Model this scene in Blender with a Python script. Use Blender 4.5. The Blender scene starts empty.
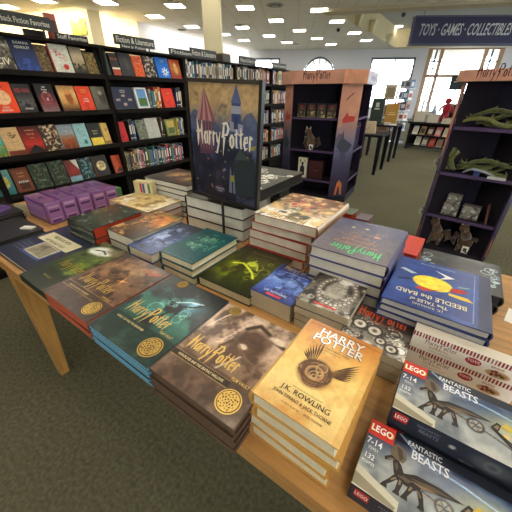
import bpy, math, random
import numpy as np
from mathutils import Vector, Matrix
PI = math.pi
SC = bpy.context.scene
COL = SC.collection

# ------------------------------------------------------------------ camera
M = np.array([[0.8236608, 0.5670562, 0.0054860],
              [0.2824998, -0.4019100, -0.8710122],
              [-0.4917080, 0.7189684, -0.4912308]])   # rows: right, down, forward in world axes
F = 285.97
EYE = np.array([0, 0, 1.36])
def ray(px, py):
    return M.T @ np.array([px - 256, py - 256, F])
def at_z(px, py, z):
    r = ray(px, py); return EYE + r * ((z - EYE[2]) / r[2])
def on_plane(px, py, p0, n):
    r = ray(px, py); n = np.array(n, float); return EYE + r * (np.dot(np.array(p0) - EYE, n) / np.dot(r, n))

cam = bpy.data.cameras.new('camera')
co = bpy.data.objects.new('camera', cam)
COL.objects.link(co)
cam.sensor_width = 36
cam.lens = F / 512 * 36
cam.clip_start = 0.02
cam.clip_end = 200
co.matrix_world = Matrix(((M[0, 0], -M[1, 0], -M[2, 0], 0), (M[0, 1], -M[1, 1], -M[2, 1], 0), (M[0, 2], -M[1, 2], -M[2, 2], 1.36), (0, 0, 0, 1)))
SC.camera = co

# ------------------------------------------------------------------ colour and materials
def lin(c):
    c = np.asarray(c, float)
    if c.max() > 1.001: c = c / 255.0
    return np.where(c <= 0.04045, c / 12.92, ((c + 0.055) / 1.055) ** 2.4)

MATS = {}
def mat(key, rough=0.5, metal=0.0, spec=0.5, coat=0.0, kind=None, emit=None, **kw):
    m = bpy.data.materials.new(key); m.use_nodes = True
    nt = m.node_tree; N = nt.nodes; L = nt.links
    b = N['Principled BSDF']
    b.inputs['Roughness'].default_value = rough
    b.inputs['Metallic'].default_value = metal
    b.inputs['Specular IOR Level'].default_value = spec
    b.inputs['Coat Weight'].default_value = coat
    b.inputs['Coat Roughness'].default_value = kw.get('coat_rough', 0.15)
    at = N.new('ShaderNodeAttribute'); at.attribute_name = 'Col'
    src = at.outputs['Color']
    tc = N.new('ShaderNodeTexCoord')
    def noise(scale, detail=3, vec=None):
        n = N.new('ShaderNodeTexNoise'); n.inputs['Scale'].default_value = scale; n.inputs['Detail'].default_value = detail
        L.new(vec or tc.outputs['Object'], n.inputs['Vector']); return n
    def mul(fac_out, lo, hi, s):
        mr = N.new('ShaderNodeMapRange'); mr.inputs['From Min'].default_value = kw.get('fmin', .3); mr.inputs['From Max'].default_value = kw.get('fmax', .7)
        mr.inputs['To Min'].default_value = lo; mr.inputs['To Max'].default_value = hi
        L.new(fac_out, mr.inputs['Value'])
        mx = N.new('ShaderNodeMix'); mx.data_type = 'RGBA'; mx.blend_type = 'MULTIPLY'; mx.inputs['Factor'].default_value = 1
        L.new(s, mx.inputs['A']); L.new(mr.outputs['Result'], mx.inputs['B']); return mx.outputs['Result']
    def bump(h, st, dist=.002):
        bn = N.new('ShaderNodeBump'); bn.inputs['Strength'].default_value = st; bn.inputs['Distance'].default_value = dist
        L.new(h, bn.inputs['Height']); L.new(bn.outputs['Normal'], b.inputs['Normal'])
    if kind == 'pages':
        w = N.new('ShaderNodeTexWave'); w.wave_type = 'BANDS'; w.bands_direction = 'Z'
        w.inputs['Scale'].default_value = 260; w.inputs['Distortion'].default_value = 1.5; w.inputs['Detail'].default_value = 1
        L.new(tc.outputs['Object'], w.inputs['Vector'])
        src = mul(w.outputs['Fac'], .8, 1.05, src)
        src = mul(noise(30).outputs['Fac'], .93, 1.05, src)
    elif kind == 'wood':
        mp = N.new('ShaderNodeMapping'); mp.inputs['Scale'].default_value = kw.get('grain', (2, 26, 26))
        L.new(tc.outputs['Object'], mp.inputs['Vector'])
        n1 = noise(2.2, 6, mp.outputs['Vector']); n1.inputs['Distortion'].default_value = .6
        src = mul(n1.outputs['Fac'], .72, 1.12, src)
        src = mul(noise(1.7, 2).outputs['Fac'], .92, 1.06, src)
        bump(n1.outputs['Fac'], .08)
    elif kind == 'carpet':
        n1 = noise(420, 2); n2 = noise(60, 3); n3 = noise(.9, 2)
        src = mul(n1.outputs['Fac'], .55, 1.45, src); src = mul(n2.outputs['Fac'], .72, 1.25, src); src = mul(n3.outputs['Fac'], .9, 1.1, src)
        bump(n1.outputs['Fac'], .6, .006)
    elif kind == 'ceiling':
        br = N.new('ShaderNodeTexBrick'); br.offset = 0
        mp = N.new('ShaderNodeMapping'); mp.inputs['Rotation'].default_value = (0, 0, math.radians(-28))
        L.new(tc.outputs['Object'], mp.inputs['Vector']); L.new(mp.outputs['Vector'], br.inputs['Vector'])
        br.inputs['Scale'].default_value = 1; br.inputs['Brick Width'].default_value = .61; br.inputs['Row Height'].default_value = .61
        br.inputs['Mortar Size'].default_value = .012
        br.inputs['Color1'].default_value = (1, 1, 1, 1); br.inputs['Color2'].default_value = (.97, .97, .97, 1); br.inputs['Mortar'].default_value = (.78, .78, .78, 1)
        mx = N.new('ShaderNodeMix'); mx.data_type = 'RGBA'; mx.blend_type = 'MULTIPLY'; mx.inputs['Factor'].default_value = 1
        L.new(src, mx.inputs['A']); L.new(br.outputs['Color'], mx.inputs['B']); src = mx.outputs['Result']
        src = mul(noise(140, 2).outputs['Fac'], .93, 1.04, src)
    elif kind == 'plaster':
        n1 = noise(60, 3); src = mul(n1.outputs['Fac'], .97, 1.03, src); bump(n1.outputs['Fac'], .06)
    elif kind == 'fuzzy':
        n1 = noise(90, 4); src = mul(n1.outputs['Fac'], .6, 1.35, src); bump(n1.outputs['Fac'], .8, .006)
        b.inputs['Sheen Weight'].default_value = .4
    elif kind == 'print':
        n1 = noise(500, 2); src = mul(n1.outputs['Fac'], .96, 1.04, src)
    L.new(src, b.inputs['Base Color'])
    if emit:
        b.inputs['Emission Color'].default_value = (*emit[0], 1); b.inputs['Emission Strength'].default_value = emit[1]
    MATS[key] = m
    return m
mat('gloss_print', .34, spec=.45, coat=.25, coat_rough=.22, kind='print')
mat('satin_print', .5, spec=.4, kind='print')
mat('matte_card', .7, spec=.3, kind='print')
mat('page_edges', .85, spec=.15, kind='pages')
mat('foil', .32, metal=.85)
mat('oak', .42, spec=.45, kind='wood')
mat('oak_upright', .42, spec=.45, kind='wood', grain=(26, 26, 2))
mat('dark_laminate', .7, spec=.12, kind='wood', grain=(18, 2, 18))
mat('carpet', .95, spec=.05, kind='carpet')
mat('ceiling_tile', .9, spec=.1, kind='ceiling')
mat('wall_paint', .8, spec=.2, kind='plaster')
mat('steel', .35, metal=.8)
mat('black_metal', .4, spec=.5)
mat('plastic', .3, spec=.5)
mat('plush', .95, spec=.1, kind='fuzzy')
mat('shrink_wrap', .18, spec=.6, coat=.6, coat_rough=.1, kind='print')
mat('lamp_panel', .5, emit=((1.0, .925, .79), 9.5))
g = bpy.data.materials.new('window_glass'); g.use_nodes = True
gb = g.node_tree.nodes['Principled BSDF']
gb.inputs['Base Color'].default_value = (1, 1, 1, 1); gb.inputs['Roughness'].default_value = 0; gb.inputs['IOR'].default_value = 1.05
gb.inputs['Transmission Weight'].default_value = 1
MATS['window_glass'] = g

# ------------------------------------------------------------------ text and lettering
_tc = {}
def text_mesh(s):
    if s in _tc: return _tc[s]
    cu = bpy.data.curves.new('t', 'FONT'); cu.body = s; cu.size = 1; cu.resolution_u = 2; cu.align_x = 'CENTER'; cu.offset = 0.012
    ob = bpy.data.objects.new('t', cu); COL.objects.link(ob)
    dg = bpy.context.evaluated_depsgraph_get(); dg.update()
    me = bpy.data.meshes.new_from_object(ob.evaluated_get(dg))
    V = [(v.co.x, v.co.y) for v in me.vertices]; P = [list(p.vertices) for p in me.polygons]
    bpy.data.objects.remove(ob); bpy.data.curves.remove(cu); bpy.data.meshes.remove(me)
    xs = [v[0] for v in V] or [0]; w = max(xs) - min(xs); cx = (max(xs) + min(xs)) / 2
    V = [(v[0] - cx, v[1]) for v in V]
    _tc[s] = (V, P, w); return _tc[s]

def strip(pts):
    """tapered brush stroke: pts = (x, y, width) -> quads"""
    n = len(pts); out = []; Ls = []
    for i, (x, y, w) in enumerate(pts):
        a = pts[max(i - 1, 0)]; b = pts[min(i + 1, n - 1)]
        dx, dy = b[0] - a[0], b[1] - a[1]; d = math.hypot(dx, dy) or 1
        nx, ny = -dy / d * w / 2, dx / d * w / 2
        Ls.append(((x + nx, y + ny), (x - nx, y - ny)))
    for a, b in zip(Ls, Ls[1:]): out.append([a[0], a[1], b[1], b[0]])
    return out
GL = {
 'H': (.56, [[(.06, 1.06, .02), (.12, .6, .1), (.1, .2, .09), (.06, -.16, .01)], [(.46, 1.02, .02), (.42, .5, .09), (.46, -.06, .02)], [(-.06, .5, .03), (.2, .54, .07), (.5, .6, .06)]]),
 'a': (.36, [[(.28, .5, .05), (.12, .52, .07), (.05, .27, .08), (.12, .02, .07), (.28, .1, .04)], [(.29, .6, .03), (.29, .2, .08), (.34, -.03, .03)]]),
 'r': (.28, [[(.06, .62, .03), (.08, .3, .08), (.07, -.04, .03)], [(.08, .4, .04), (.17, .57, .08), (.27, .5, .03)]]),
 'y': (.34, [[(.02, .58, .03), (.09, .2, .08), (.17, .1, .05)], [(.31, .62, .03), (.2, .15, .07), (.04, -.34, .06), (-.12, -.3, .02)]]),
 'P': (.52, [[(.15, 1.0, .05), (.03, .38, .11), (.15, .44, .1), (.03, -.42, .01)], [(.0, .98, .03), (.36, 1.02, .07), (.48, .8, .1), (.36, .54, .07), (.14, .5, .03)]]),
 'o': (.36, [[(.17, .56, .06), (.06, .4, .08), (.07, .12, .08), (.18, .0, .06), (.3, .14, .08), (.29, .42, .08), (.17, .56, .06)]]),
 't': (.29, [[(.13, .9, .03), (.12, .3, .08), (.15, .04, .06), (.25, .06, .02)], [(-.03, .58, .03), (.12, .62, .06), (.29, .66, .03)]]),
 'e': (.34, [[(.06, .28, .05), (.28, .34, .05), (.24, .55, .07), (.1, .5, .07), (.04, .24, .08), (.12, .01, .07), (.29, .1, .03)]]),
}
def logo(words=('Harry', 'Potter'), lines=1, bold=1.0):
    polys = []; x = 0; y = 0; W = []
    for k, w in enumerate(words):
        if lines == 2 and k: x = .15; y = -1.0
        for ch in w:
            adv, sts = GL[ch]
            for s in sts:
                polys += [[(px + x, py + y) for px, py in q] for q in strip([(a_, b_, w_ * bold) for a_, b_, w_ in s])]
            x += adv + .035
        W.append(x); x += .12
    w = max(W)
    return [[((px - w / 2), py) for px, py in q] for q in polys], w

# ------------------------------------------------------------------ raster cover art, stored as vertex colours on a fine grid
def vnoise(ny, nx, sc, seed, octs=3):
    r = np.random.RandomState(seed); out = np.zeros((ny, nx)); amp = 1; tot = 0
    for o in range(octs):
        gx = max(2, int(sc * 2 ** o) + 1); gy = max(2, int(sc * 2 ** o * ny / nx) + 1)
        G = r.rand(gy + 1, gx + 1)
        yy = np.linspace(0, gy - 1e-6, ny); xx = np.linspace(0, gx - 1e-6, nx)
        iy = yy.astype(int); ix = xx.astype(int); fy = (yy - iy)[:, None]; fx = (xx - ix)[None, :]
        fy = fy * fy * (3 - 2 * fy); fx = fx * fx * (3 - 2 * fx)
        a = G[iy][:, ix]; b_ = G[iy][:, ix + 1]; c = G[iy + 1][:, ix]; d = G[iy + 1][:, ix + 1]
        out += amp * (a * (1 - fy) * (1 - fx) + b_ * (1 - fy) * fx + c * fy * (1 - fx) + d * fy * fx); tot += amp; amp *= .55
    return out / tot
class Cv:
    def finish(s, k=1.28, g=.26, seed=5):
        # printed grain and contrast of painted artwork
        n1 = vnoise(s.ny, s.nx, 14, seed, 3) - .5; n2 = vnoise(s.ny, s.nx, 34, seed + 3, 2) - .5
        m = s.a.mean(); s.a = np.clip((s.a - m) * k + m, .02, 1) * (1 + g * (n1 + .8 * n2))[..., None]
        s.a = np.clip(s.a, .015, .97)
    def __init__(s, w, l, cell=.0025, bg=(128, 128, 128)):
        s.w, s.l = w, l
        s.nx = max(4, int(w / cell)) + 1; s.ny = max(4, int(l / cell)) + 1
        s.a = np.ones((s.ny, s.nx, 3)) * np.array(bg, float) / 255
        s.V, s.U = np.meshgrid(np.linspace(0, 1, s.ny), np.linspace(0, 1, s.nx), indexing='ij')
        s.dec = []   # (polys in metres, rgb, material, lift)
    def blend(s, m, c):
        m = np.clip(m, 0, 1)[..., None]; s.a = s.a * (1 - m) + np.array(c, float) / 255 * m
    def vgrad(s, *cs):
        t = s.V * (len(cs) - 1); i = np.clip(t.astype(int), 0, len(cs) - 2); f = (t - i)[..., None]
        C = np.array(cs, float) / 255; s.a = C[i] * (1 - f) + C[i + 1] * f
    def cloud(s, c, sc=4, lo=.45, hi=.65, seed=1, amt=1, win=None):
        n = vnoise(s.ny, s.nx, sc, seed, 4); m = np.clip((n - lo) / (hi - lo), 0, 1) * amt
        if win is not None: m = m * win
        s.blend(m, c)
    def ring(s, u, v, r, wd, c, amt=1):
        d = np.hypot((s.U - u) * s.w, (s.V - v) * s.l) / s.w
        s.blend(np.clip(1.5 - abs(d - r) / wd, 0, 1) * amt, c)
    def ell(s, u, v, ru, rv, c, soft=.15, amt=1, rot=0):
        x = (s.U - u) * s.w; y = (s.V - v) * s.l
        cr, sr = math.cos(rot), math.sin(rot); xx = x * cr + y * sr; yy = -x * sr + y * cr
        d = np.hypot(xx / (ru * s.w), yy / (rv * s.l)); s.blend(np.clip((1 - d) / soft + .5, 0, 1) * amt, c)
    def rect(s, u0, v0, u1, v1, c, amt=1):
        s.blend(((s.U >= u0) & (s.U <= u1) & (s.V >= v0) & (s.V <= v1)) * float(amt), c)
    def win(s, u, v, ru, rv):
        return np.clip(1.6 - 1.6 * np.hypot((s.U - u) / ru, (s.V - v) / rv), 0, 1)
    def line(s, pts, wd, c, amt=1):
        m = np.zeros_like(s.U); X = s.U * s.w; Y = s.V * s.l
        for (u0, v0), (u1, v1) in zip(pts, pts[1:]):
            ax, ay, bx, by = u0 * s.w, v0 * s.l, u1 * s.w, v1 * s.l
            dx, dy = bx - ax, by - ay; L2 = dx * dx + dy * dy + 1e-12
            t = np.clip(((X - ax) * dx + (Y - ay) * dy) / L2, 0, 1)
            d = np.hypot(X - ax - t * dx, Y - ay - t * dy) / (wd * s.w)
            m = np.maximum(m, np.clip(1.5 - 2 * d, 0, 1))
        s.blend(m * amt, c)
    def swirls(s, c, n, seed, u0=0, v0=0, u1=1, v1=1, wd=.012, amt=.8):
        r = random.Random(seed)
        for _ in range(n):
            u = r.uniform(u0, u1); v = r.uniform(v0, v1); a = r.uniform(0, 6.28); k = r.choice((-1, 1)) * r.uniform(.3, .8); st = r.uniform(.02, .045)
            pts = []
            for i in range(12):
                pts.append((u, v)); u += math.cos(a) * st; v += math.sin(a) * st * s.w / s.l; a += k; k *= 1.06
            s.line(pts, wd, c, amt)
    def poly(s, pts, c, m='satin_print', lift=.0004):
        s.dec.append(([[(u * s.w, v * s.l) for u, v in pts]], c, m, lift))
    def text(s, t, u, v, size, c, squash=1.0, maxw=None, m='satin_print', lift=.0006, rot=0, shear=0):
        V, P, w = text_mesh(t); size *= s.l
        sx = size * squash
        if maxw: sx = min(sx, maxw * s.w / max(w, .01))
        cr, sr = math.cos(rot), math.sin(rot)
        pts = [(x * sx + y * size * shear, y * size) for x, y in V]
        pts = [(u * s.w + x * cr - y * sr, v * s.l + x * sr + y * cr) for x, y in pts]
        s.dec.append(([[pts[i] for i in p] for p in P], c, m, lift))
    def brand(s, u, v, width, c, lines=1, squash=1.0, m='satin_print', words=('Harry', 'Potter'), tall=1.0, bold=1.25):
        polys, w = logo(words, lines, bold); k = width * s.w / w
        s.dec.append(([[(u * s.w + x * k, v * s.l + y * k * tall) for x, y in q] for q in polys], c, m, .0006))

# ------------------------------------------------------------------ mesh builder
class MB:
    def __init__(s): s.V = []; s.Fc = []; s.mt = []; s.cc = []; s.keys = []
    def _m(s, k):
        if k not in s.keys: s.keys.append(k)
        return s.keys.index(k)
    def poly(s, pts, m, c):
        i = len(s.V); s.V += [tuple(map(float, p)) for p in pts]; s.Fc.append(list(range(i, i + len(pts)))); s.mt.append(s._m(m)); s.cc.append([tuple(lin(c))] * len(pts))
    def faces(s, V, Fs, m, c):
        i = len(s.V); s.V += [tuple(map(float, p)) for p in V]; k = s._m(m); lc = tuple(lin(c))
        for f in Fs: s.Fc.append([j + i for j in f]); s.mt.append(k); s.cc.append([lc] * len(f))
    def box(s, x0, y0, z0, x1, y1, z1, m, c, skip=''):
        x0, x1 = min(x0, x1), max(x0, x1); y0, y1 = min(y0, y1), max(y0, y1); z0, z1 = min(z0, z1), max(z0, z1)
        V = [(x0, y0, z0), (x1, y0, z0), (x1, y1, z0), (x0, y1, z0), (x0, y0, z1), (x1, y0, z1), (x1, y1, z1), (x0, y1, z1)]
        Fs = {'b': (3, 2, 1, 0), 't': (4, 5, 6, 7), 'f': (0, 1, 5, 4), 'r': (1, 2, 6, 5), 'k': (2, 3, 7, 6), 'l': (3, 0, 4, 7)}
        s.faces(V, [f for k, f in Fs.items() if k not in skip], m, c)
    def obox(s, o, ax, ay, az, m, c):
        """box from a corner and three edge vectors"""
        o, ax, ay, az = map(np.array, (o, ax, ay, az)); o = o.astype(float)
        V = [o, o + ax, o + ax + ay, o + ay, o + az, o + ax + az, o + ax + ay + az, o + ay + az]
        Fs = [(3, 2, 1, 0), (4, 5, 6, 7), (0, 1, 5, 4), (1, 2, 6, 5), (2, 3, 7, 6), (3, 0, 4, 7)]
        s.faces(V, Fs, m, c)
    def prism(s, pts, z0, z1, m, c, pts1=None):
        n = len(pts); q = pts1 or pts
        V = [(p[0], p[1], z0) for p in pts] + [(p[0], p[1], z1) for p in q]
        Fs = [list(range(n - 1, -1, -1)), list(range(n, 2 * n))] + [(i, (i + 1) % n, n + (i + 1) % n, n + i) for i in range(n)]
        s.faces(V, Fs, m, c)
    def tube(s, pts, rs, m, c, n=10, cap=True):
        P = [np.array(p, float) for p in pts]; rings = []
        if not hasattr(rs, '__len__'): rs = [rs] * len(P)
        up = np.array([.13, .21, .97])
        V = []
        for i, p in enumerate(P):
            d = P[min(i + 1, len(P) - 1)] - P[max(i - 1, 0)]; d /= np.linalg.norm(d) + 1e-9
            a = np.cross(d, up); 
            if np.linalg.norm(a) < .1: a = np.cross(d, (1, 0, 0))
            a /= np.linalg.norm(a); b = np.cross(d, a)
            V += [p + rs[i] * (a * math.cos(t) + b * math.sin(t)) for t in np.linspace(0, 2 * PI, n, endpoint=False)]
        Fs = []
        for i in range(len(P) - 1):
            for j in range(n): Fs.append((i * n + j, i * n + (j + 1) % n, (i + 1) * n + (j + 1) % n, (i + 1) * n + j))
        if cap: Fs.append(list(range(n - 1, -1, -1))); Fs.append([(len(P) - 1) * n + j for j in range(n)])
        s.faces(V, Fs, m, c)
    def ball(s, ctr, r, m, c, nu=12, nv=8):
        V = []; r = np.array(r if hasattr(r, '__len__') else (r, r, r)); ctr = np.array(ctr)
        for i in range(nv + 1):
            t = PI * i / nv
            for j in range(nu):
                p = 2 * PI * j / nu; V.append(ctr + r * np.array([math.sin(t) * math.cos(p), math.sin(t) * math.sin(p), math.cos(t)]))
        Fs = [(i * nu + j, (i + 1) * nu + j, (i + 1) * nu + (j + 1) % nu, i * nu + (j + 1) % nu) for i in range(nv) for j in range(nu)]
        s.faces(V, Fs, m, c)
    def art(s, cv, o, ux, uy, m, off=None):
        """raster + decals of a canvas laid on the plane o + x*ux + y*uy (unit vectors)"""
        o, ux, uy = (np.array(v, float) for v in (o, ux, uy)); n = np.cross(ux, uy)
        i0 = len(s.V); ny, nx = cv.ny, cv.nx
        lc = lin(np.clip(cv.a, 0, 1) * .999)
        for j in range(ny):
            for i in range(nx):
                s.V.append(tuple(o + ux * (cv.w * i / (nx - 1)) + uy * (cv.l * j / (ny - 1))))
        k = s._m(m)
        for j in range(ny - 1):
            for i in range(nx - 1):
                a = i0 + j * nx + i
                s.Fc.append([a, a + 1, a + nx + 1, a + nx]); s.mt.append(k)
                s.cc.append([tuple(lc[j, i]), tuple(lc[j, i + 1]), tuple(lc[j + 1, i + 1]), tuple(lc[j + 1, i])])
        for q, (polys, c, mm, lift) in enumerate(cv.dec):
            for p in polys:
                s.poly([o + ux * x + uy * y + n * (lift + q * 2e-5) for x, y in p], mm, c)
    def xf(s, f): s.V = [tuple(f(v)) for v in s.V]; return s
    def mesh(s, name, smooth=False):
        me = bpy.data.meshes.new(name); me.from_pydata(s.V, [], s.Fc)
        for k in s.keys: me.materials.append(MATS[k])
        me.polygons.foreach_set('material_index', s.mt)
        if smooth: me.polygons.foreach_set('use_smooth', [True] * len(s.Fc))
        ca = me.color_attributes.new('Col', 'FLOAT_COLOR', 'CORNER')
        buf = np.ones((sum(len(f) for f in s.Fc), 4), np.float32)
        buf[:, :3] = np.array([c for f in s.cc for c in f], np.float32)
        ca.data.foreach_set('color', buf.ravel()); me.update()
        return me
    def build(s, name, parent=None, smooth=False, loc=None, rotz=0):
        me = s.mesh(name, smooth); return put(name, me, parent, loc, rotz)
def put(name, me, parent=None, loc=None, rotz=0):
    o = bpy.data.objects.new(name, me); COL.objects.link(o)
    if parent: o.parent = parent
    if loc is not None: o.location = loc
    o.rotation_euler.z = rotz
    return o
def thing(name, label, cat, loc=(0, 0, 0), rotz=0, group=None, rot=None):
    o = bpy.data.objects.new(name, None); COL.objects.link(o); o.empty_display_size = .05
    o.location = loc; o.rotation_euler = rot or (0, 0, rotz); tag(o, label, cat, group); return o
def tag(o, label=None, cat=None, group=None, kind=None):
    if label: o['label'] = label
    if cat: o['category'] = cat
    if group: o['group'] = group
    if kind: o['kind'] = kind
    return o
def struct(o): o['kind'] = 'structure'; return o

# ------------------------------------------------------------------ a book lying flat: origin at the centre of its underside, spine on -x, head towards +y
_bm = {}
def book_meshes(key, w, l, t, cover, pages, art=None, hard=True, gloss='gloss_print', spine=None, red_edge=None, slim=False):
    if key in _bm: return _bm[key]
    x0, x1, y0, y1 = -w / 2, w / 2, -l / 2, l / 2; spine = spine or cover
    bt = .0026 if hard else .0006; ov = .0035 if hard else .0
    if slim: bt, ov = .0012, .0004
    inner = red_edge or cover
    c = MB()
    c.box(x0 + .004, y0, 0, x1, y1, bt, gloss, inner)
    c.box(x0 + .004, y0, t - bt, x1, y1, t, gloss, inner, skip='t')
    # spine
    arc = []; k = 7 if hard else 2
    bul = min(.006, t * .18) if hard else 0
    for i in range(k):
        z = t * i / (k - 1); arc.append((x0 + .004 - .004 - bul * math.sin(PI * i / (k - 1)) + (0 if hard else 0), z))
    arc = [(x0 + .004, 0)] + arc + [(x0 + .004, t)] + [(x0 + .004, t - bt)] + [(max(a, x0 - 1) + bt + .0008, min(max(z, bt), t - bt)) for a, z in arc[::-1]] + [(x0 + .004, bt)]
    n = len(arc); V = [(a, y0, z) for a, z in arc] + [(a, y1, z) for a, z in arc]
    half = 2 + k
    Fs = [(i, i + n, (i + 1) % n + n, (i + 1) % n) for i in range(n)]
    c.faces(V, Fs, gloss, spine)
    for i in range(half - 1):     # end strips of the spine
        a, b_ = i, i + 1; d, e = n - 1 - i, n - 2 - i
        if e > b_: c.faces([V[a], V[b_], V[e], V[d]], [(0, 1, 2, 3)], gloss, inner); c.faces([V[a + n], V[b_ + n], V[e + n], V[d + n]], [(3, 2, 1, 0)], gloss, inner)
    if art is None:
        c.poly([(x0 + .004, y0, t), (x1, y0, t), (x1, y1, t), (x0 + .004, y1, t)], gloss, cover)
        if hard: pass
    else:
        cv = Cv(w - .004, l, cell=art[1]); art[0](cv); cv.finish(*getattr(cv, 'fin', (1.28, .26)))
        c.art(cv, (x0 + .004, y0, t), (1, 0, 0), (0, 1, 0), gloss)
    p = MB(); px0 = x0 + .005 if hard else x0 + .002
    if hard:  # fore-edge gently hollow
        k = 5; hol = [(x1 - ov - (.0005 if slim else .003) * math.sin(PI * i / (k - 1)), bt + (t - 2 * bt) * i / (k - 1)) for i in range(k)]
    else: hol = [(x1 - .0006, bt), (x1 - .0006, t - bt)]
    prof = [(px0, bt)] + hol + [(px0, t - bt)]
    n = len(prof); ya, yb = y0 + ov, y1 - ov
    if not hard: ya += .0005; yb -= .0005
    V = [(a, ya, z) for a, z in prof] + [(a, yb, z) for a, z in prof]
    p.faces(V, [list(range(n)), list(range(2 * n - 1, n - 1, -1))] + [((i + 1) % n, i, i + n, (i + 1) % n + n) for i in range(n)], 'page_edges', pages)
    _bm[key] = (c.mesh('cover'), p.mesh('pages')); return _bm[key]
def lay_book(key, label, ctr, w, l, t, rotz=0, group=None, cat='book', name='book', rot=None, **kw):
    cm, pm = book_meshes(key, w, l, t, **kw)
    o = thing(name, label, cat, ctr, rotz, group, rot)
    put('cover', cm, o); put('pages', pm, o); return o
ORD = {1: ['the only one'], 2: ['topmost', 'lower'], 3: ['topmost', 'middle', 'bottom'], 4: ['topmost', 'second from top', 'third from top', 'bottom'],
       5: ['topmost', 'second from top', 'third from top', 'fourth from top', 'bottom'],
       6: ['topmost', 'second from top', 'third from top', 'fourth from top', 'fifth from top', 'bottom'],
       7: ['topmost', 'second from top', 'third from top', 'fourth from top', 'fifth from top', 'sixth from top', 'bottom']}
def stack(key, what, where, x0, x1, y0, y1, z0, n, t, turn=0, jit=.003, seed=0, group=None, art=None, toplabel=None, w=None, l=None, shift=None, cat='book', name='book', yaw=0, **kw):
    r = random.Random(seed or sum(map(ord, key))); w = w or (x1 - x0); l = l or (y1 - y0)
    for i in range(n):
        k = n - 1 - i
        lab = toplabel if (k == 0 and toplabel) else (what + ', ' + ORD[n][k] + ' of the stack ' + where if n > 1 else what + ' ' + where)
        dx, dy, a = (r.uniform(-jit, jit), r.uniform(-jit, jit), r.uniform(-1, 1) * jit * 4)
        if k == 0: dx = dy = a = 0
        if shift and i in shift: dx, dy, a = shift[i]
        lay_book(key + ('T' if k == 0 else 'U'), lab, ((x0 + x1) / 2 + dx, (y0 + y1) / 2 + dy, z0 + i * t), w, l, t, math.radians(turn + yaw) + a, group, cat, name,
                 art=art if k == 0 else None, **kw)
# ================================================================== THE ROOM
CZ = 3.9
LWALL = [(-16.6, -4.0), (-16.3, 6.1), (-14.5, 6.7), (-12.1, 7.2), (-12.0, 7.6), (-13.0, 8.1), (-12.66, 9.2), (-12.3, 9.35), (-12.3, 9.6), (-13.25, 18.6)]
BDIR = np.array([.883, .469]); B0 = np.array([-13.25, 18.6]); BLEN = 24.0
BN = np.array([.469, -.883])      # into the room
b = MB(); b.box(-17.5, -5, -.05, 8.5, 31, 0, 'carpet', (100, 97, 76)); struct(b.build('floor'))
g_ = MB(); g_.box(-40, -5, -.3, 60, 80, -.06, 'wall_paint', (150, 150, 145)); struct(g_.build('ground_outside'))

# ceiling with a raised coffer to the right
cf = [(-5.1, 12.2), (-5.15, 22.3), (1.5, 25.2), (1.5, 14.9)]      # near-left, far-left, far-right, near-right corners of the coffer
b = MB()
O = [(-17.5, -5), (8.5, -5), (8.5, 31), (-17.5, 31)]
for q in ([O[0], O[1], cf[3], cf[0]], [O[1], O[2], cf[2], cf[3]], [O[2], O[3], cf[1], cf[2]], [O[3], O[0], cf[0], cf[1]]):
    b.poly([(x, y, CZ) for x, y in q][::-1], 'ceiling_tile', (238, 234, 224))
    b.poly([(x, y, CZ + 1.1) for x, y in q], 'ceiling_tile', (238, 234, 224))
struct(b.build('ceiling'))
b = MB()
for i in range(4):
    a, c = cf[i], cf[(i + 1) % 4]
    b.poly([(a[0], a[1], CZ), (c[0], c[1], CZ), (c[0], c[1], CZ + .9), (a[0], a[1], CZ + .9)], 'wall_paint', (222, 208, 168))
b.poly([(x, y, CZ + .9) for x, y in cf], 'wall_paint', (190, 195, 200))
struct(b.build('trim_1'))
# a deep painted beam along the near side of the coffer
b = MB(); b.prism([(-5.3, 11.55), (9, 16.9), (9, 17.4), (-5.3, 12.15)], CZ - .09, CZ + .0, 'wall_paint', (200, 188, 160)); struct(b.build('trim_2'))

b = MB()
for (x0, y0), (x1, y1) in zip(LWALL, LWALL[1:]):
    c = (228, 214, 178) if y1 < 9.4 else (214, 212, 212)
    b.poly([(x0, y0, 0), (x1, y1, 0), (x1, y1, CZ), (x0, y0, CZ)], 'wall_paint', c)
struct(b.build('wall_left'))
def fill_window_wall(name, p, q, fill_wins, col, first):
    """a straight wall from p to q with unseen windows added for fill daylight, given as (start, end, sill, head) along it"""
    p, q = np.array(p, float), np.array(q, float); d = q - p; L = np.linalg.norm(d); d /= L; n = np.array([d[1], -d[0]]) * .15 * (1 if name == 'wall_right' else -1)
    b = MB(); cur = 0
    def seg(a, c, z0, z1): b.obox((*(p + d * a), z0), (*(d * (c - a)), 0), (n[0], n[1], 0), (0, 0, z1 - z0), 'wall_paint', col)
    for a, c, z0, z1 in fill_wins: seg(cur, a, 0, CZ); seg(a, c, 0, z0); seg(a, c, z1, CZ); cur = c
    seg(cur, L, 0, CZ); struct(b.build(name))
    for k, (a, c, z0, z1) in enumerate(fill_wins):
        f = MB()
        for s_ in (a, (a + c) / 2 - .03, c - .06): f.obox((*(p + d * s_ + n * .3), z0), (*(d * .06), 0), (*(n * .4), 0), (0, 0, z1 - z0), 'matte_card', (80, 86, 96))
        for z_ in (z0, z1 - .06): f.obox((*(p + d * a + n * .3), z_), (*(d * (c - a)), 0), (*(n * .4), 0), (0, 0, .06), 'matte_card', (80, 86, 96))
        w_ = struct(f.build('window_%d' % (first + k)))  # unseen, added as a daylight opening
        gl = MB(); e0, e1 = p + d * a + n * .5, p + d * c + n * .5; gl.poly([(*e0, z0), (*e1, z0), (*e1, z1), (*e0, z1)], 'window_glass', (255, 255, 255)); gl.build('pane', w_)
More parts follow.
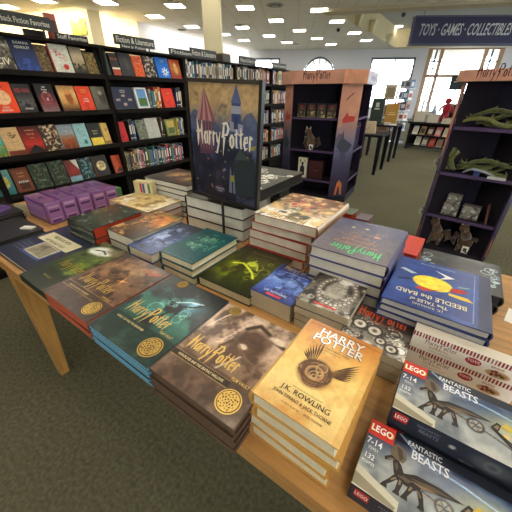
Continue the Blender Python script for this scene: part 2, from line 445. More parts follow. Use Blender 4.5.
fill_window_wall('wall_right', (8.5, -5), (8.5, 31), [(13, 18, .5, 3.2), (20, 25, .5, 3.2), (27, 32, .5, 3.2)], (214, 210, 200), 5)  # windows here are added out of view, for daylight on the far ceiling
fill_window_wall('wall_front', (8.5, -5), (-17.5, -5), [(3, 5, .5, 3.0)], (214, 208, 195), 9)  # added window behind the camera, lights the front faces of the books

def bw(px, py):      # pixel -> (s, z) on the back wall
    p = on_plane(px, py, (B0[0], B0[1], 0), (BN[0], BN[1], 0)); return float(np.dot(p[:2] - B0, BDIR)), float(p[2])
def bp(s, z, out=0.0):
    q = B0 + BDIR * s + BN * out; return (q[0], q[1], z)
wins = []
s0, zt = bw(254, 58); s1, _ = bw(280, 58); wins.append((s0, s1, .9, zt, None))
s0, _ = bw(304.5, 68); s1, _ = bw(334, 68); zt = bw(319, 56.5)[1]; r_ = (s1 - s0) / 2; wins.append((s0, s1, .9, zt, 'arch'))
s0, zt = bw(372, 57.5); s1, _ = bw(416.5, 57.5); wins.append((s0, s1, .6, zt, None))
s0, zt = bw(430, 46.5); s1, _ = bw(506, 46.5); wins.append((s0, s1, .0, zt, 'door'))
b = MB()
def wcol(s0, s1, z0, z1):
    if z1 - z0 > .01: b.obox(bp(s0, z0, -.15), tuple(np.array(bp(s1, z0, -.15)) - np.array(bp(s0, z0, -.15))), (BN[0] * .15, BN[1] * .15, 0), (0, 0, z1 - z0), 'wall_paint', (206, 206, 208))
cur = 0
for s0, s1, z0, z1, kd in wins:
    wcol(cur, s0, 0, CZ)
    if kd == 'arch':
        n = 20; r = (s1 - s0) / 2; m = (s0 + s1) / 2
        for i in range(n):
            a = s0 + (s1 - s0) * i / n; c = s0 + (s1 - s0) * (i + 1) / n; h = z1 - r + math.sqrt(max(0, r * r - ((a + c) / 2 - m) ** 2))
            wcol(a, c, 0, z0); wcol(a, c, h, CZ)
    else: wcol(s0, s1, 0, z0); wcol(s0, s1, z1, CZ)
    cur = s1
wcol(cur, BLEN, 0, CZ)
struct(b.build('wall_back'))
def bar(b, s0, z0, s1, z1, th, m, c, d=.06, out=-.1):
    """frame member between two points on the back wall"""
    a = np.array(bp(s0, z0, out)); e = np.array(bp(s1, z1, out)); v = e - a; L = np.linalg.norm(v); v = v / L
    nrm = np.array((BN[0], BN[1], 0)); side = np.cross(v, nrm)
    b.obox(a - side * th / 2, v * L, side * th, nrm * d, m, c)
FC = (70, 82, 104)
for k, (s0, s1, z0, z1, kd) in enumerate(wins[:3]):
    b = MB(); th = .09; r = (s1 - s0) / 2; m = (s0 + s1) / 2
    ztop = z1 - r if kd == 'arch' else z1
    for a in (s0 + th / 2, s1 - th / 2): bar(b, a, z0, a, ztop, th, 'matte_card', FC)
    if kd == 'arch':
        P = [(m + (r - .05) * math.cos(t), ztop + (r - .05) * math.sin(t)) for t in np.linspace(0, PI, 17)]
        for p, q in zip(P, P[1:]): bar(b, *p, *q, .1, 'matte_card', FC)
        for t in (PI / 3, PI / 2, 2 * PI / 3): bar(b, m, ztop, m + r * math.cos(t), ztop + r * math.sin(t), .05, 'matte_card', FC)
        bar(b, s0, ztop, s1, ztop, .07, 'matte_card', FC); bar(b, m, z0, m, ztop, .05, 'matte_card', FC)
    else:
        bar(b, s0, z1 - th / 2, s1, z1 - th / 2, th, 'matte_card', FC)
        for t in ((.55,) if k == 2 else (.66,)): bar(b, s0 + (s1 - s0) * t, z0, s0 + (s1 - s0) * t, z1, .06, 'matte_card', (120, 130, 150))
        if k == 2: bar(b, s0, z1 - 1.5, s1, z1 - 1.5, .07, 'matte_card', (150, 158, 172))
    bar(b, s0, z0 + .03, s1, z0 + .03, .08, 'matte_card', FC)
    w_ = struct(b.build('window_%d' % (k + 1)))
    gl = MB()
    if kd == 'arch': gl.poly([bp(s0, z0, -.07), bp(s1, z0, -.07)] + [bp(m + r * math.cos(t), ztop + r * math.sin(t), -.07) for t in np.linspace(0, PI, 17)], 'window_glass', (255, 255, 255))
    else: gl.poly([bp(s0, z0, -.07), bp(s1, z0, -.07), bp(s1, z1, -.07), bp(s0, z1, -.07)], 'window_glass', (255, 255, 255))
    gl.build('pane', w_)
# wood framed entrance windows behind the hanging sign
s0, s1, z0, z1, _ = wins[3]
b = MB(); W = (176, 138, 104)
sa, sb = bw(443.5, 48)[0], bw(488, 48)[0]
for a, th in ((s0 + .12, .24), (sa, .2), (sb, .2), (s1 - .1, .24)): bar(b, a, 0, a, z1, th, 'oak_upright', W, d=.12)
bar(b, s0, z1 - .08, s1, z1 - .08, .16, 'oak', W, d=.12); bar(b, s0, bw(440, 76)[1], s1, bw(440, 76)[1], .16, 'oak', W, d=.12)
bar(b, s0, .12, s1, .12, .24, 'oak', W, d=.12)
w_ = struct(b.build('window_4'))
mu = MB()
for a, c in ((s0 + .2, sa), (sb, s1 - .2)):
    for t in (.5,): bar(mu, a + (c - a) * t, .3, a + (c - a) * t, z1, .09, 'matte_card', (90, 112, 140))
    for zz in (1.0, z1 - .75): bar(mu, a, zz, c, zz, .09, 'matte_card', (90, 112, 140))
mu.build('muntins', w_)
gl = MB(); gl.poly([bp(s0, 0, -.07), bp(s1, 0, -.07), bp(s1, z1, -.07), bp(s0, z1, -.07)], 'window_glass', (255, 255, 255)); gl.build('pane', w_)

# square columns
def column(name, cx, cy, hw, yaw, c):
    b = MB(); b.box(-hw, -hw, 0, hw, hw, CZ, 'wall_paint', c); struct(b.build(name, loc=(cx, cy, 0), rotz=yaw))
pc = at_z(212, 40, CZ)
column('trim_3', -5.6, 6.35, .2, math.radians(35), (214, 204, 168))

# world: bright overcast daylight outside the windows
wd = bpy.data.worlds.new('world'); SC.world = wd; wd.use_nodes = True
bg = wd.node_tree.nodes['Background']; bg.inputs['Color'].default_value = (.86, .93, 1.0, 1); bg.inputs['Strength'].default_value = 9.0

# ------------------------------------------------------------------ recessed lamp panels and vents
lamp_me = None
seen = [(-13.96, 5.5), (-12.13, 5.86), (-10.67, 7.07), (-9.1, 8.52), (-10.89, 9.14), (-11.03, 11.17), (-7.31, 9.97), (-7.43, 12.15), (-9.33, 12.5), (-11.07, 13.33), (-11.29, 15.24), (-9.45, 14.83), (-7.57, 14.41), (-5.39, 11.6), (-7.76, 16.74), (-9.67, 17.04), (-5.51, 13.59), (-5.69, 16.3), (-5.84, 18.67), (-7.9, 18.99)]
extra = [(x, y) for x, ys in ((-7.1, (7.2, 4.6, 2.2)), (-5.0, (8.2, 5.8, 3.4)), (-3.0, (7.6, 5.2, 2.8, .4, -2)), (-1.1, (8.3, 5.9, 3.5, 1.1, -1.3)), (.9, (7.2, 4.8, 2.4, 0, -2.4)), (2.9, (6, 3.6, 1.2, -1.2)), (-5.0, (1, -1.4)), (3.2, (12, 9)), (5.5, (16, 12, 8, 4, 0))) for y in ys]
ladj = {}
def lamp_label(i, n, p):
    return None
for i, (x, y) in enumerate(seen + extra):
    t = thing('ceiling_light', 'flush square white ceiling light panel', 'ceiling light', (x, y, CZ - .012), math.radians(28), 'square ceiling lights')
    if lamp_me is None:
        b = MB(); h = .3
        for q in ((-h, -h, h, -h + .03), (-h, h - .03, h, h), (-h, -h + .03, -h + .03, h - .03), (h - .03, -h + .03, h, h - .03)): b.box(q[0], q[1], -.012, q[2], q[3], .012, 'matte_card', (235, 232, 225))
        d = MB(); d.box(-h + .03, -h + .03, -.006, h - .03, h - .03, .0, 'lamp_panel', (250, 248, 240))
        lamp_me = (b.mesh('frame'), d.mesh('diffuser'))
    put('diffuser', lamp_me[1], put('frame', lamp_me[0], t))
    if i < len(seen):
        col = int(round((x + 5.4) / -1.95)); ladj.setdefault(i, col)
LL = {0: 'leftmost ceiling light panel, at the upper left picture edge', 1: 'bright ceiling light panel above the favourites sign', 2: 'bright ceiling light panel cut by the top edge beside the left wall',
 3: 'ceiling light panel at the top edge, left of the cream column', 4: 'ceiling light panel over the second aisle sign, near the left wall', 5: 'small ceiling light panel just left of the cream column',
 6: 'large ceiling light panel just right of the cream column top', 7: 'ceiling light panel between the column and the near round vent', 8: 'ceiling light panel right of the column, beside a square vent',
 9: 'small ceiling light panel half behind the cream column', 10: 'farthest ceiling light panel beside the left wall corner', 11: 'small ceiling light panel above the left back window',
 12: 'ceiling light panel above the arched window, middle row', 13: 'large ceiling light panel above the first tower, nearest the top edge', 14: 'small ceiling light panel right above the arched window',
 15: 'tiny ceiling light panel above the back corner, left of the arched window', 16: 'ceiling light panel with a dark vent on it', 17: 'ceiling light panel left of the coffer edge, nearer one',
 18: 'ceiling light panel left of the coffer edge, farther one', 19: 'farthest ceiling light panel above the back wall middle'}
k = 0
for o in [o for o in COL.objects if o.get('category') == 'ceiling light']:
    if k in LL: o['label'] = LL[k]; del o['group']; o['group'] = 'square ceiling lights'
    else: o['label'] = 'square ceiling light panel outside the picture, above the table aisle'
    k += 1
for (px, py, r, lab) in ((275, 4.6, .28, 'round ceiling vent at the top edge above the tower'), (239, 25, .2, 'small round ceiling vent beside a light panel'), (182, 29.5, .22, 'round ceiling vent left of the cream column'), (296, 43.5, .2, 'tiny round ceiling vent above the arched window')):
    p = at_z(px, py, CZ); b = MB()
    for q in range(3):
        rr = r * (1 - q * .3); n = 20
        pts = [(rr * math.cos(2 * PI * i / n), rr * math.sin(2 * PI * i / n)) for i in range(n)]
        pin = [(a * .82, c * .82) for a, c in pts]
        b.prism(pts, -.02 - q * .015, -.005, 'matte_card', (170, 168, 165) if q % 2 == 0 else (120, 120, 122), pts1=None)
    tag(b.build('ceiling_vent', loc=(p[0], p[1], CZ)), lab, 'vent', 'round ceiling vents')
for (px, py, lab) in ((404, 15, 'dark dome camera on the near ceiling beam'), (338.5, 31, 'small dark dome camera between ceiling lights')):
    p = at_z(px, py - 3, CZ - .09 if px > 400 else CZ); b = MB(); b.box(-.06, -.06, -.03, .06, .06, 0, 'plastic', (200, 200, 195)); b.ball((0, 0, -.06), (.07, .07, .08), 'plastic', (30, 30, 32))
    tag(b.build('dome_camera', loc=(p[0], p[1], p[2])), lab, 'security camera', 'ceiling dome cameras')
# small downlights inside the coffer
for (px, py, lab) in ((399, 26.5, 'nearer round downlight in the raised ceiling'), (404, 33, 'farther round downlight in the raised ceiling')):
    p = at_z(px, py, CZ + .89); b = MB(); n = 14; b.prism([(.2 * math.cos(2 * PI * i / n), .2 * math.sin(2 * PI * i / n)) for i in range(n)], -.02, 0, 'lamp_panel', (250, 245, 235))
    tag(b.build('downlight', loc=tuple(p)), lab, 'ceiling light', 'coffer downlights')
# wall washers under the coffer edge
for (px, py, lab) in ((357, 17, 'nearest cream wall washer on the raised ceiling side'), (371, 24, 'middle cream wall washer on the raised ceiling side'), (388, 37, 'farthest cream wall washer on the raised ceiling side')):
    p = on_plane(px, py, (cf[0][0] + .1, 0, 0), (1, .005, 0)); b = MB(); b.prism([(0, -.12), (.14, -.1), (.14, .1), (0, .12)], -.3, .12, 'matte_card', (235, 222, 180), pts1=[(0, -.2), (.26, -.16), (.26, .16), (0, .2)])
    tag(b.build('wall_washer', loc=(p[0], p[1], min(p[2], CZ + .6))), lab, 'light', 'wall washers in the raised ceiling')

# ------------------------------------------------------------------ the hanging sign on the right
p0 = np.array([-2.52, 13.4]); sd = np.array([.86, .51]); sn = np.array([.51, -.86])
def sp(px, py): 
    p = on_plane(px, py, (*p0, 0), (*sn, 0)); return float(np.dot(p[:2] - p0, sd)), float(p[2])
a0, zt = sp(416, 17); a1, zb = sp(411, 43); a2 = sp(530, 20)[0]; zt = sp(416, 17)[1]; zb = sp(412, 43.5)[1]
sg = thing('hanging_sign', 'dark blue hanging sign lettered toys games collectibles', 'sign', (p0[0], p0[1], 0), math.atan2(sd[1], sd[0]))
am = (a0 + a1) / 2; b = MB(); b.box(am, 0, zb, a2, .25, zt, 'matte_card', (52, 54, 84)); b.build('board', sg)
b = MB(); b.box(am - .02, -.02, zb - .05, a2, .27, zb, 'matte_card', (90, 90, 110)); b.box(am - .02, -.02, zt, a2, .27, zt + .04, 'matte_card', (90, 90, 110)); b.build('frame', sg)
V, P, w = text_mesh('TOYS · GAMES · COLLECTIBLES')
tx0 = sp(419.5, 27)[0]; tx1 = sp(513, 24)[0]; kx = (tx1 - tx0) / w; th = .46
b = MB(); b.faces([((tx0 + tx1) / 2 + x * kx + y * .08, -.006, (zt + zb) / 2 + .02 - th * .34 + y * th) for x, y in V], P, 'matte_card', (196, 196, 200)); b.build('lettering', sg)
b = MB()
for x in (am + .3, a2 - .4): b.tube([(x, .12, zt), (x, .12, CZ + .85)], .012, 'steel', (120, 120, 125), 6)
b.build('hanger', sg)

# linear wall washers along the top of the left wall
for k, ((x0, y0), (x1, y1)) in enumerate(zip(LWALL[1:], LWALL[2:])):
    L = math.hypot(x1 - x0, y1 - y0)
    if L < .9: continue
    la = bpy.data.lights.new('wall_wash', 'AREA'); la.shape = 'RECTANGLE'; la.size = L * .95; la.size_y = .12; la.energy = (13 if y1 < 9.4 else 4) * L; la.color = (1, .84, .56) if y1 < 9.4 else (1, .96, .92)
    lo = bpy.data.objects.new('wall_wash', la); COL.objects.link(lo)
    ux, uy = (x1 - x0) / L, (y1 - y0) / L; nx, ny = uy, -ux
    lo.location = ((x0 + x1) / 2 + nx * .55, (y0 + y1) / 2 + ny * .55, CZ - .12)
    zc = Vector((nx * .55, ny * .55, .75)).normalized(); xc = Vector((ux, uy, 0)); yc = zc.cross(xc)
    lo.rotation_euler = Matrix((xc, yc, zc)).transposed().to_euler()

# ================================================================== DISPLAY TABLE
TZ = .75
def table(label, x0, x1, y0, y1, legs):
    t = thing('display_table', label, 'table', (x0, y0, 0)); w, d = x1 - x0, y1 - y0
    b = MB(); b.box(0, 0, TZ - .045, w, d, TZ, 'oak', (190, 140, 80)); b.build('tabletop', t)
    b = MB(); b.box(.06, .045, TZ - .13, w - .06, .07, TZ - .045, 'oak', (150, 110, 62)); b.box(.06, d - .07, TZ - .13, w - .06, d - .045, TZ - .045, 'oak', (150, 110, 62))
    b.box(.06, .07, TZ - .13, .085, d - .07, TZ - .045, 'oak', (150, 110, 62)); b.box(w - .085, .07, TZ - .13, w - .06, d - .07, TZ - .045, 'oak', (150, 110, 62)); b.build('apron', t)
    for (lx, ly, sx, sy) in legs:
        b = MB(); a = .09; c = .042; lx -= x0; ly -= y0
        top = [(lx, ly), (lx + sx * a, ly), (lx + sx * a, ly + sy * a), (lx, ly + sy * a)]
        bot = [(lx + sx * .0, ly + sy * .0), (lx + sx * c, ly), (lx + sx * c, ly + sy * c), (lx, ly + sy * c)]
        if sx * sy < 0: top = top[::-1]; bot = bot[::-1]
        b.prism(bot, 0, TZ - .0455, 'oak_upright', (186, 138, 72), pts1=top); b.build('leg', t)
    return t
table('long light oak display table carrying the stacked books', -1.56, .78, .243, 1.33, [(-1.475, .262, -1, 1), (.74, .262, -1, 1), (-1.54, 1.31, 1, -1), (.74, 1.31, -1, -1)][:1] + [(.74, .262, -1, 1), (-1.54, 1.31, 1, -1), (.74, 1.31, -1, -1)])
table('light oak table end with purple cases, pushed against the long table', -2.25, -1.565, .243, 1.06, [(-2.23, .84, 1, 1), (-2.23, 1.04, 1, -1), (-1.6, 1.04, -1, -1), (-1.6, .84, -1, 1)])

GOLD = (222, 186, 104)
# ------------------------------------------------------------------ cover art
def film(cv, base, dark, glow, seed, ribbon, title):
    cv.vgrad(dark, base, glow, base, dark)
    cv.cloud(glow, 5, .4, .75, seed, .8, cv.win(.55, .62, .6, .5)); cv.cloud(dark, 4, .5, .75, seed + 5, .9)
    cv.rect(0, 0, 1, .3, dark, .55)
    cv.line([(0, .265), (1, .265)], .006, (200, 170, 110), .8); cv.line([(0, .2), (1, .2)], .006, (200, 170, 110), .5)
    cv.rect(.0, .2, .78, .265, ribbon, .7)
    cv.brand(.40, .33, .6, (228, 190, 108), tall=1.35, m='foil', bold=1.9)
    cv.text('FILM VAULT', .83, .285, .045, GOLD, .75, m='foil')
    cv.text(title, .33, .215, .034, (235, 205, 140), .72, maxw=.6)
    # the round gold badge with a creature shape inside
    n = 36; R = .125
    circ = lambda r, k=n: [(.82 + r * math.cos(2 * PI * i / k), .17 + r * cv.w / cv.l * math.sin(2 * PI * i / k)) for i in range(k)]
    cv.poly(circ(R), GOLD, 'foil', .0008); cv.poly(circ(R * .88), (96, 70, 32), 'satin_print', .0011); cv.poly(circ(R * .8), GOLD, 'foil', .0014)
    rr = random.Random(seed)
    for q in range(13):
        a = q * 2 * PI / 13; r0 = R * rr.uniform(.2, .5); u = .82 + r0 * math.cos(a); v = .17 + r0 * .9 * math.sin(a); d = R * .24
        cv.poly([(u + d * math.cos(a + 2.3), v + d * math.sin(a + 2.3)), (u + d * .5 * math.cos(a), v + d * .6 * math.sin(a)), (u + d * math.cos(a - 2.0), v + d * math.sin(a - 2.0))], (104, 76, 36), 'satin_print', .0018)
def gold_sticker(cv, u, v):
    n = 24; P = lambda r: [(u + r * math.cos(2 * PI * i / n), v + r * cv.w / cv.l * math.sin(2 * PI * i / n)) for i in range(n)]
    cv.poly(P(.075), (150, 120, 52), 'satin_print', .0008); cv.text('LOOK INSIDE', u, v + .012, .02, (60, 45, 20), .8, maxw=.11, lift=.0012); cv.text('POSTER', u, v - .02, .02, (60, 45, 20), .8, maxw=.09, lift=.0012)
def art_castle(cv):   # brown-grey stone and wings
    cv.vgrad((70, 55, 42), (132, 108, 88), (190, 165, 145), (172, 150, 132)); cv.cloud((208, 188, 170), 3, .45, .75, 3, .8); cv.cloud((80, 62, 50), 5, .55, .72, 9, .8)
    cv.ell(.62, .68, .17, .16, (82, 62, 50), .5, .9, .5); cv.ell(.55, .52, .1, .14, (100, 78, 62), .6, .9, -.4)
    cv.line([(.45, .8), (.55, .9), (.68, .86), (.8, .8), (.95, .78)], .05, (66, 50, 40)); cv.line([(.42, .62), (.36, .5), (.4, .4)], .035, (88, 68, 52))
    cv.ell(.82, .82, .1, .035, (215, 200, 182), .6, .9, -.1); cv.ell(.56, .6, .05, .03, (205, 188, 170), .6, .9); cv.ell(.75, .75, .05, .05, (120, 95, 78), .6, .8)
    for k in range(7): cv.line([(.5 + k * .03, .62 - k * .02), (.75 + k * .03, .32 + k * .03)], .012, (120, 98, 80), .8)
    for k in range(8): cv.line([(.30 + .015 * k, .52 + .045 * k), (.33 + .017 * k, .56 + .045 * k)], .02, (215, 196, 178), .7)
    cv.line([(.05, .62), (.12, .82), (.2, .95)], .02, (215, 195, 178), .8); cv.line([(.5, .3), (.62, .5)], .02, (218, 200, 182), .7)
    cv.rect(0, 0, 1, .3, (74, 58, 46), .55); cv.cloud((120, 98, 84), 7, .5, .7, 4, .6, (cv.V < .2) * 1.0)
    cv.rect(.0, .215, .72, .27, (50, 38, 28), .85); cv.line([(0, .275), (.72, .275)], .006, (200, 170, 110), .9); cv.line([(0, .21), (.72, .21)], .006, (200, 170, 110), .7)
    cv.brand(.38, .34, .62, (226, 190, 112), tall=1.35, m='foil', bold=1.9); cv.text('FILM VAULT', .8, .285, .042, GOLD, .75, m='foil')
    cv.text('HORCRUXES AND THE DEATHLY HALLOWS', .37, .228, .034, (240, 215, 160), .72, maxw=.66)
    badge(cv, .82, .135, 11); gold_sticker(cv, .16, .93)
def badge(cv, u0, v0, seed, R=.13):
    R *= .9
    n = 36; k = cv.w / cv.l
    circ = lambda r, m=n: [(u0 + r * math.cos(2 * PI * i / m), v0 + r * k * math.sin(2 * PI * i / m)) for i in range(m)]
    cv.poly(circ(R), GOLD, 'foil', .0008); cv.poly(circ(R * .9), (96, 70, 32), 'satin_print', .0011); cv.poly(circ(R * .82), GOLD, 'foil', .0014)
    rr = random.Random(seed)
    for q in range(34):
        a = q * 2.4; r0 = R * .75 * math.sqrt((q + .5) / 34); u = u0 + r0 * math.cos(a); v = v0 + r0 * k * math.sin(a); d = R * rr.uniform(.09, .16)
        cv.poly([(u + d * math.cos(a + 2.3), v + k * d * math.sin(a + 2.3)), (u + d * .5 * math.cos(a), v + k * d * .6 * math.sin(a)), (u + d * math.cos(a - 2.0), v + k * d * math.sin(a - 2.0))], (104, 76, 36), 'satin_print', .0018)
def art_teal(cv):
    cv.vgrad((28, 48, 42), (38, 72, 64), (60, 110, 98), (24, 44, 46), (20, 26, 28)); cv.cloud((100, 165, 150), 4, .5, .72, 12, .85, cv.win(.5, .6, .55, .4)); cv.cloud((16, 24, 26), 5, .52, .7, 8, .8)
    # a dark rider and a pale light
    cv.ell(.72, .74, .05, .05, (190, 220, 240), .9, .9); cv.ell(.7, .7, .16, .1, (90, 140, 170), 1.2, .6)
    cv.ell(.55, .6, .11, .07, (14, 20, 24), .4, 1, .5)
    for a, c in (((.5, .62), (.42, .42)), ((.56, .58), (.52, .38)), ((.64, .6), (.66, .4)), ((.6, .66), (.74, .72)), ((.74, .72), (.86, .84))): cv.line([a, c], .03, (14, 20, 24))
    cv.line([(.45, .66), (.3, .7), (.16, .66)], .03, (30, 50, 48)); cv.line([(.47, .69), (.3, .78), (.12, .76)], .02, (40, 70, 66))
    cv.line([(.5, .68), (.64, .76), (.8, .8)], .02, (200, 225, 235), .8); cv.swirls((150, 205, 195), 10, 4, .2, .35, .9, .8, .012, .5)
    cv.rect(0, 0, 1, .29, (30, 46, 40), .75); cv.cloud((58, 84, 72), 6, .45, .7, 5, .7, (cv.V < .2) * 1.0); cv.line([(0, .28), (1, .28)], .006, (190, 165, 110), .9); cv.line([(0, .205), (.7, .205)], .006, (190, 165, 110), .6)
    cv.brand(.42, .34, .66, (228, 194, 116), tall=1.35, m='foil', bold=1.9); cv.text('FILM VAULT', .82, .3, .04, GOLD, .75, m='foil'); cv.text('GOBLET, CUP AND THE GRAVEYARD', .34, .225, .032, (235, 210, 150), .72, maxw=.6); badge(cv, .82, .15, 5, .14)
    gold_sticker(cv, .28, .93)
def art_brown(cv):
    cv.vgrad((62, 42, 34), (86, 62, 48), (120, 92, 70), (96, 74, 58), (70, 56, 48)); cv.cloud((165, 130, 98), 3, .48, .75, 21, .8, cv.win(.4, .8, .6, .35)); cv.cloud((46, 34, 28), 5, .5, .7, 6, .8)
    cv.cloud((150, 108, 80), 9, .55, .7, 31, .6); cv.ell(.62, .58, .02, .02, (255, 190, 110), .8, 1); cv.line([(.55, .56), (.7, .6)], .01, (255, 150, 80)); cv.line([(.6, .65), (.64, .5)], .01, (255, 150, 80))
    cv.line([(.68, .88), (.8, .84), (.9, .9)], .05, (170, 84, 50), .8); cv.line([(.3, .38), (.4, .5), (.5, .62), (.72, .74)], .012, (120, 95, 75), .8)
    cv.rect(0, 0, 1, .28, (60, 44, 36), .6); cv.line([(0, .275), (1, .275)], .006, (190, 160, 100), .9); cv.line([(0, .2), (.7, .2)], .006, (190, 160, 100), .6)
    cv.brand(.42, .34, .62, (215, 180, 108), tall=1.35, m='foil', bold=1.9); cv.text('FILM VAULT', .8, .29, .038, GOLD, .75, m='foil'); cv.text('QUIDDITCH AND THE TOURNAMENT', .33, .22, .03, (210, 180, 120), .72, maxw=.6); badge(cv, .82, .14, 9, .12)
def art_green(cv):
    cv.vgrad((34, 44, 30), (50, 66, 36), (84, 96, 56), (120, 125, 96)); cv.cloud((120, 140, 60), 4, .5, .72, 7, .8, cv.win(.5, .45, .4, .4)); cv.cloud((28, 34, 26), 5, .5, .7, 2, .8)
    cv.ell(.35, .82, .3, .1, (205, 210, 200), .4, .95, .2); cv.line([(.2, .8), (.36, .84), (.5, .8)], .03, (40, 46, 40)); cv.ell(.7, .9, .3, .08, (110, 100, 76), .6, .8)
    cv.rect(0, 0, 1, .24, (36, 44, 34), .8); cv.brand(.45, .36, .6, (190, 168, 90), tall=1.6, m='foil', bold=1.9); cv.text('FILM VAULT', .4, .15, .04, (170, 150, 90), .8)
def art_wing(cv):
    cv.fin = (1.12, .08)   # warm golden jacket with a winged nest emblem
    cv.vgrad((226, 192, 126), (240, 212, 142), (240, 206, 126), (222, 166, 88), (190, 122, 50)); cv.cloud((250, 226, 160), 3, .45, .7, 3, .8, cv.win(.45, .55, .6, .4)); cv.cloud((196, 130, 58), 3, .5, .8, 8, .6)
    cv.rect(.93, 0, 1, 1, (200, 150, 84), .35)
    rr = random.Random(2); D = (98, 68, 42)
    cv.ell(.44, .43, .2, .14, (140, 100, 66), .35, .85)
    for q in range(26):
        a = rr.uniform(0, 6.28); P = []
        for i in range(9): P.append((.44 + (.16 + .04 * math.sin(3 * a + q)) * math.cos(a + i * .35), .43 + (.105 + .03 * math.sin(2 * a + q)) * math.sin(a + i * .35)))
        cv.line(P, .012, D, .85)
    cv.ell(.44, .43, .07, .045, (66, 44, 26), .3, .9); cv.ring(.44, .43, .1, .012, (190, 150, 100), .8); cv.swirls((200, 165, 115), 4, 6, .4, .40, .5, .46, .014, .9)
    for q in range(8):     # feathers of the two raised wings, fanned from the nest
        t = q / 7.0
        a0 = 2.5 - .85 * t; L0 = .20 + .16 * t; bx, by = .33 + .045 * t, .50 + .02 * t
        def feather(bx, by, a0, L0, wd):
            e = (bx + L0 * math.cos(a0), by + L0 * .72 * math.sin(a0)); n_ = (-math.sin(a0) * wd, math.cos(a0) * wd * .72); m_ = (bx + .6 * L0 * math.cos(a0), by + .6 * L0 * .72 * math.sin(a0))
            cv.poly([(bx, by), (m_[0] - n_[0], m_[1] - n_[1]), e, (m_[0] + n_[0], m_[1] + n_[1])], D, lift=.0004)
        feather(bx, by, a0, L0, .012)
        feather(.57 + .02 * t, .50 - .035 * t, .25 + .55 * (1 - t), .42 - .18 * t, .012)
    for (t, v, s, w) in (('HARRY', .85, .125, .66), ('POTTER', .755, .125, .86)):
        cv.text(t, .5, v - .004, s, (96, 70, 50), 1, maxw=w, lift=.0005); cv.text(t, .508, v + .002, s, (236, 232, 224), 1, maxw=w, m='foil', lift=.0009)
    cv.text('AND THE CURSED CHILD', .5, .715, .026, (110, 78, 48), .9, maxw=.5); cv.text('PARTS ONE AND TWO', .5, .685, .014, (130, 95, 60), 1)
    cv.rect(.0, .945, 1, .965, (150, 104, 40), .4); cv.text('THE OFFICIAL PLAYSCRIPT OF THE ORIGINAL PRODUCTION', .5, .947, .016, (100, 64, 24), 1, maxw=.86)
    cv.text('BASED ON AN ORIGINAL NEW STORY BY', .5, .222, .013, (120, 88, 60), 1, maxw=.6); cv.text('J.K. ROWLING', .5, .163, .062, (70, 48, 34), 1, maxw=.72); cv.text('JOHN TIFFANY & JACK THORNE', .5, .108, .04, (84, 58, 40), .8, maxw=.82)
    cv.text('A NEW PLAY BY', .42, .06, .02, (130, 95, 62), 1); cv.text('JACK THORNE', .68, .06, .026, (120, 85, 55), .8)
def art_swamp(cv):    # dark green with a yellow-green glow
    cv.vgrad((40, 44, 20), (64, 72, 24), (74, 74, 36), (52, 46, 34)); cv.cloud((150, 160, 44), 3, .45, .7, 5, .85, cv.win(.4, .45, .5, .45)); cv.cloud((46, 44, 28), 4, .5, .75, 15, .8)
    cv.line([(.2, .5), (.35, .56), (.5, .5), (.66, .42), (.75, .33)], .04, (205, 212, 60)); cv.line([(.42, .56), (.5, .7)], .02, (220, 224, 110)); cv.ell(.5, .6, .1, .06, (190, 200, 70), .6, .9); cv.line([(.6, .6), (.68, .5)], .02, (214, 220, 120), .8)
    cv.swirls((170, 178, 60), 8, 9, .2, .3, .8, .7, .012, .7)
    cv.text('HALF-BLOOD PRINCE', .5, .86, .05, (140, 120, 60), .8, maxw=.7, m='foil')
def art_blue_pb(cv):
    cv.vgrad((36, 58, 120), (66, 96, 170), (120, 146, 200), (60, 84, 150), (34, 44, 80)); cv.cloud((190, 205, 230), 5, .52, .72, 8, .8, cv.win(.5, .5, .55, .4)); cv.cloud((30, 44, 100), 6, .52, .7, 4, .8)
    cv.swirls((150, 175, 225), 14, 3, .1, .2, .9, .8, .016, .6); cv.line([(.2, .6), (.5, .7), (.85, .6)], .05, (30, 45, 95), .8)
    cv.brand(.5, .86, .75, (200, 170, 110), tall=1.2); cv.text('AND THE ORDER OF THE PHOENIX', .55, .77, .035, (190, 200, 225), .8, maxw=.6); cv.text('J.K. ROWLING', .5, .13, .07, (214, 220, 235), .9, maxw=.66); cv.rect(.32, .06, .68, .1, (200, 60, 50))
def bw_art(cv, seed, red=False):
    cv.vgrad((150, 144, 134), (120, 114, 106), (80, 74, 68), (58, 50, 46)); cv.cloud((215, 210, 200), 4, .5, .66, seed, .9); cv.cloud((52, 48, 44), 6, .52, .66, seed + 3, .9)
    cv.swirls((225, 220, 210), 20, seed, .05, .05, .95, .85, .016, .75); cv.swirls((44, 40, 38), 26, seed + 1, .05, .05, .95, .9, .013, .85)
def art_bw1(cv):
    bw_art(cv, 41)
    for k in range(26):    # a coil of pale scales round a plain oval mirror
        a = k * 2 * PI / 26; cv.ell(.55 + .34 * math.cos(a), .45 + .32 * math.sin(a), .06, .045, (205, 198, 186), .5, .85); cv.ring(.55 + .34 * math.cos(a), .45 + .32 * math.sin(a), .045, .01, (70, 64, 58), .9)
    cv.ell(.52, .45, .2, .2, (170, 164, 152), .3, .9); cv.cloud((90, 84, 78), 6, .5, .7, 3, .6, cv.win(.52, .45, .25, .25)); cv.ell(.6, .72, .14, .06, (230, 226, 215), .5, .9, .3)
    cv.brand(.5, .87, .6, (110, 60, 48), tall=1.1); cv.text('AND THE CHAMBER OF SECRETS', .5, .8, .03, (200, 190, 175), .8, maxw=.7); cv.rect(.3, .055, .72, .085, (196, 58, 44))
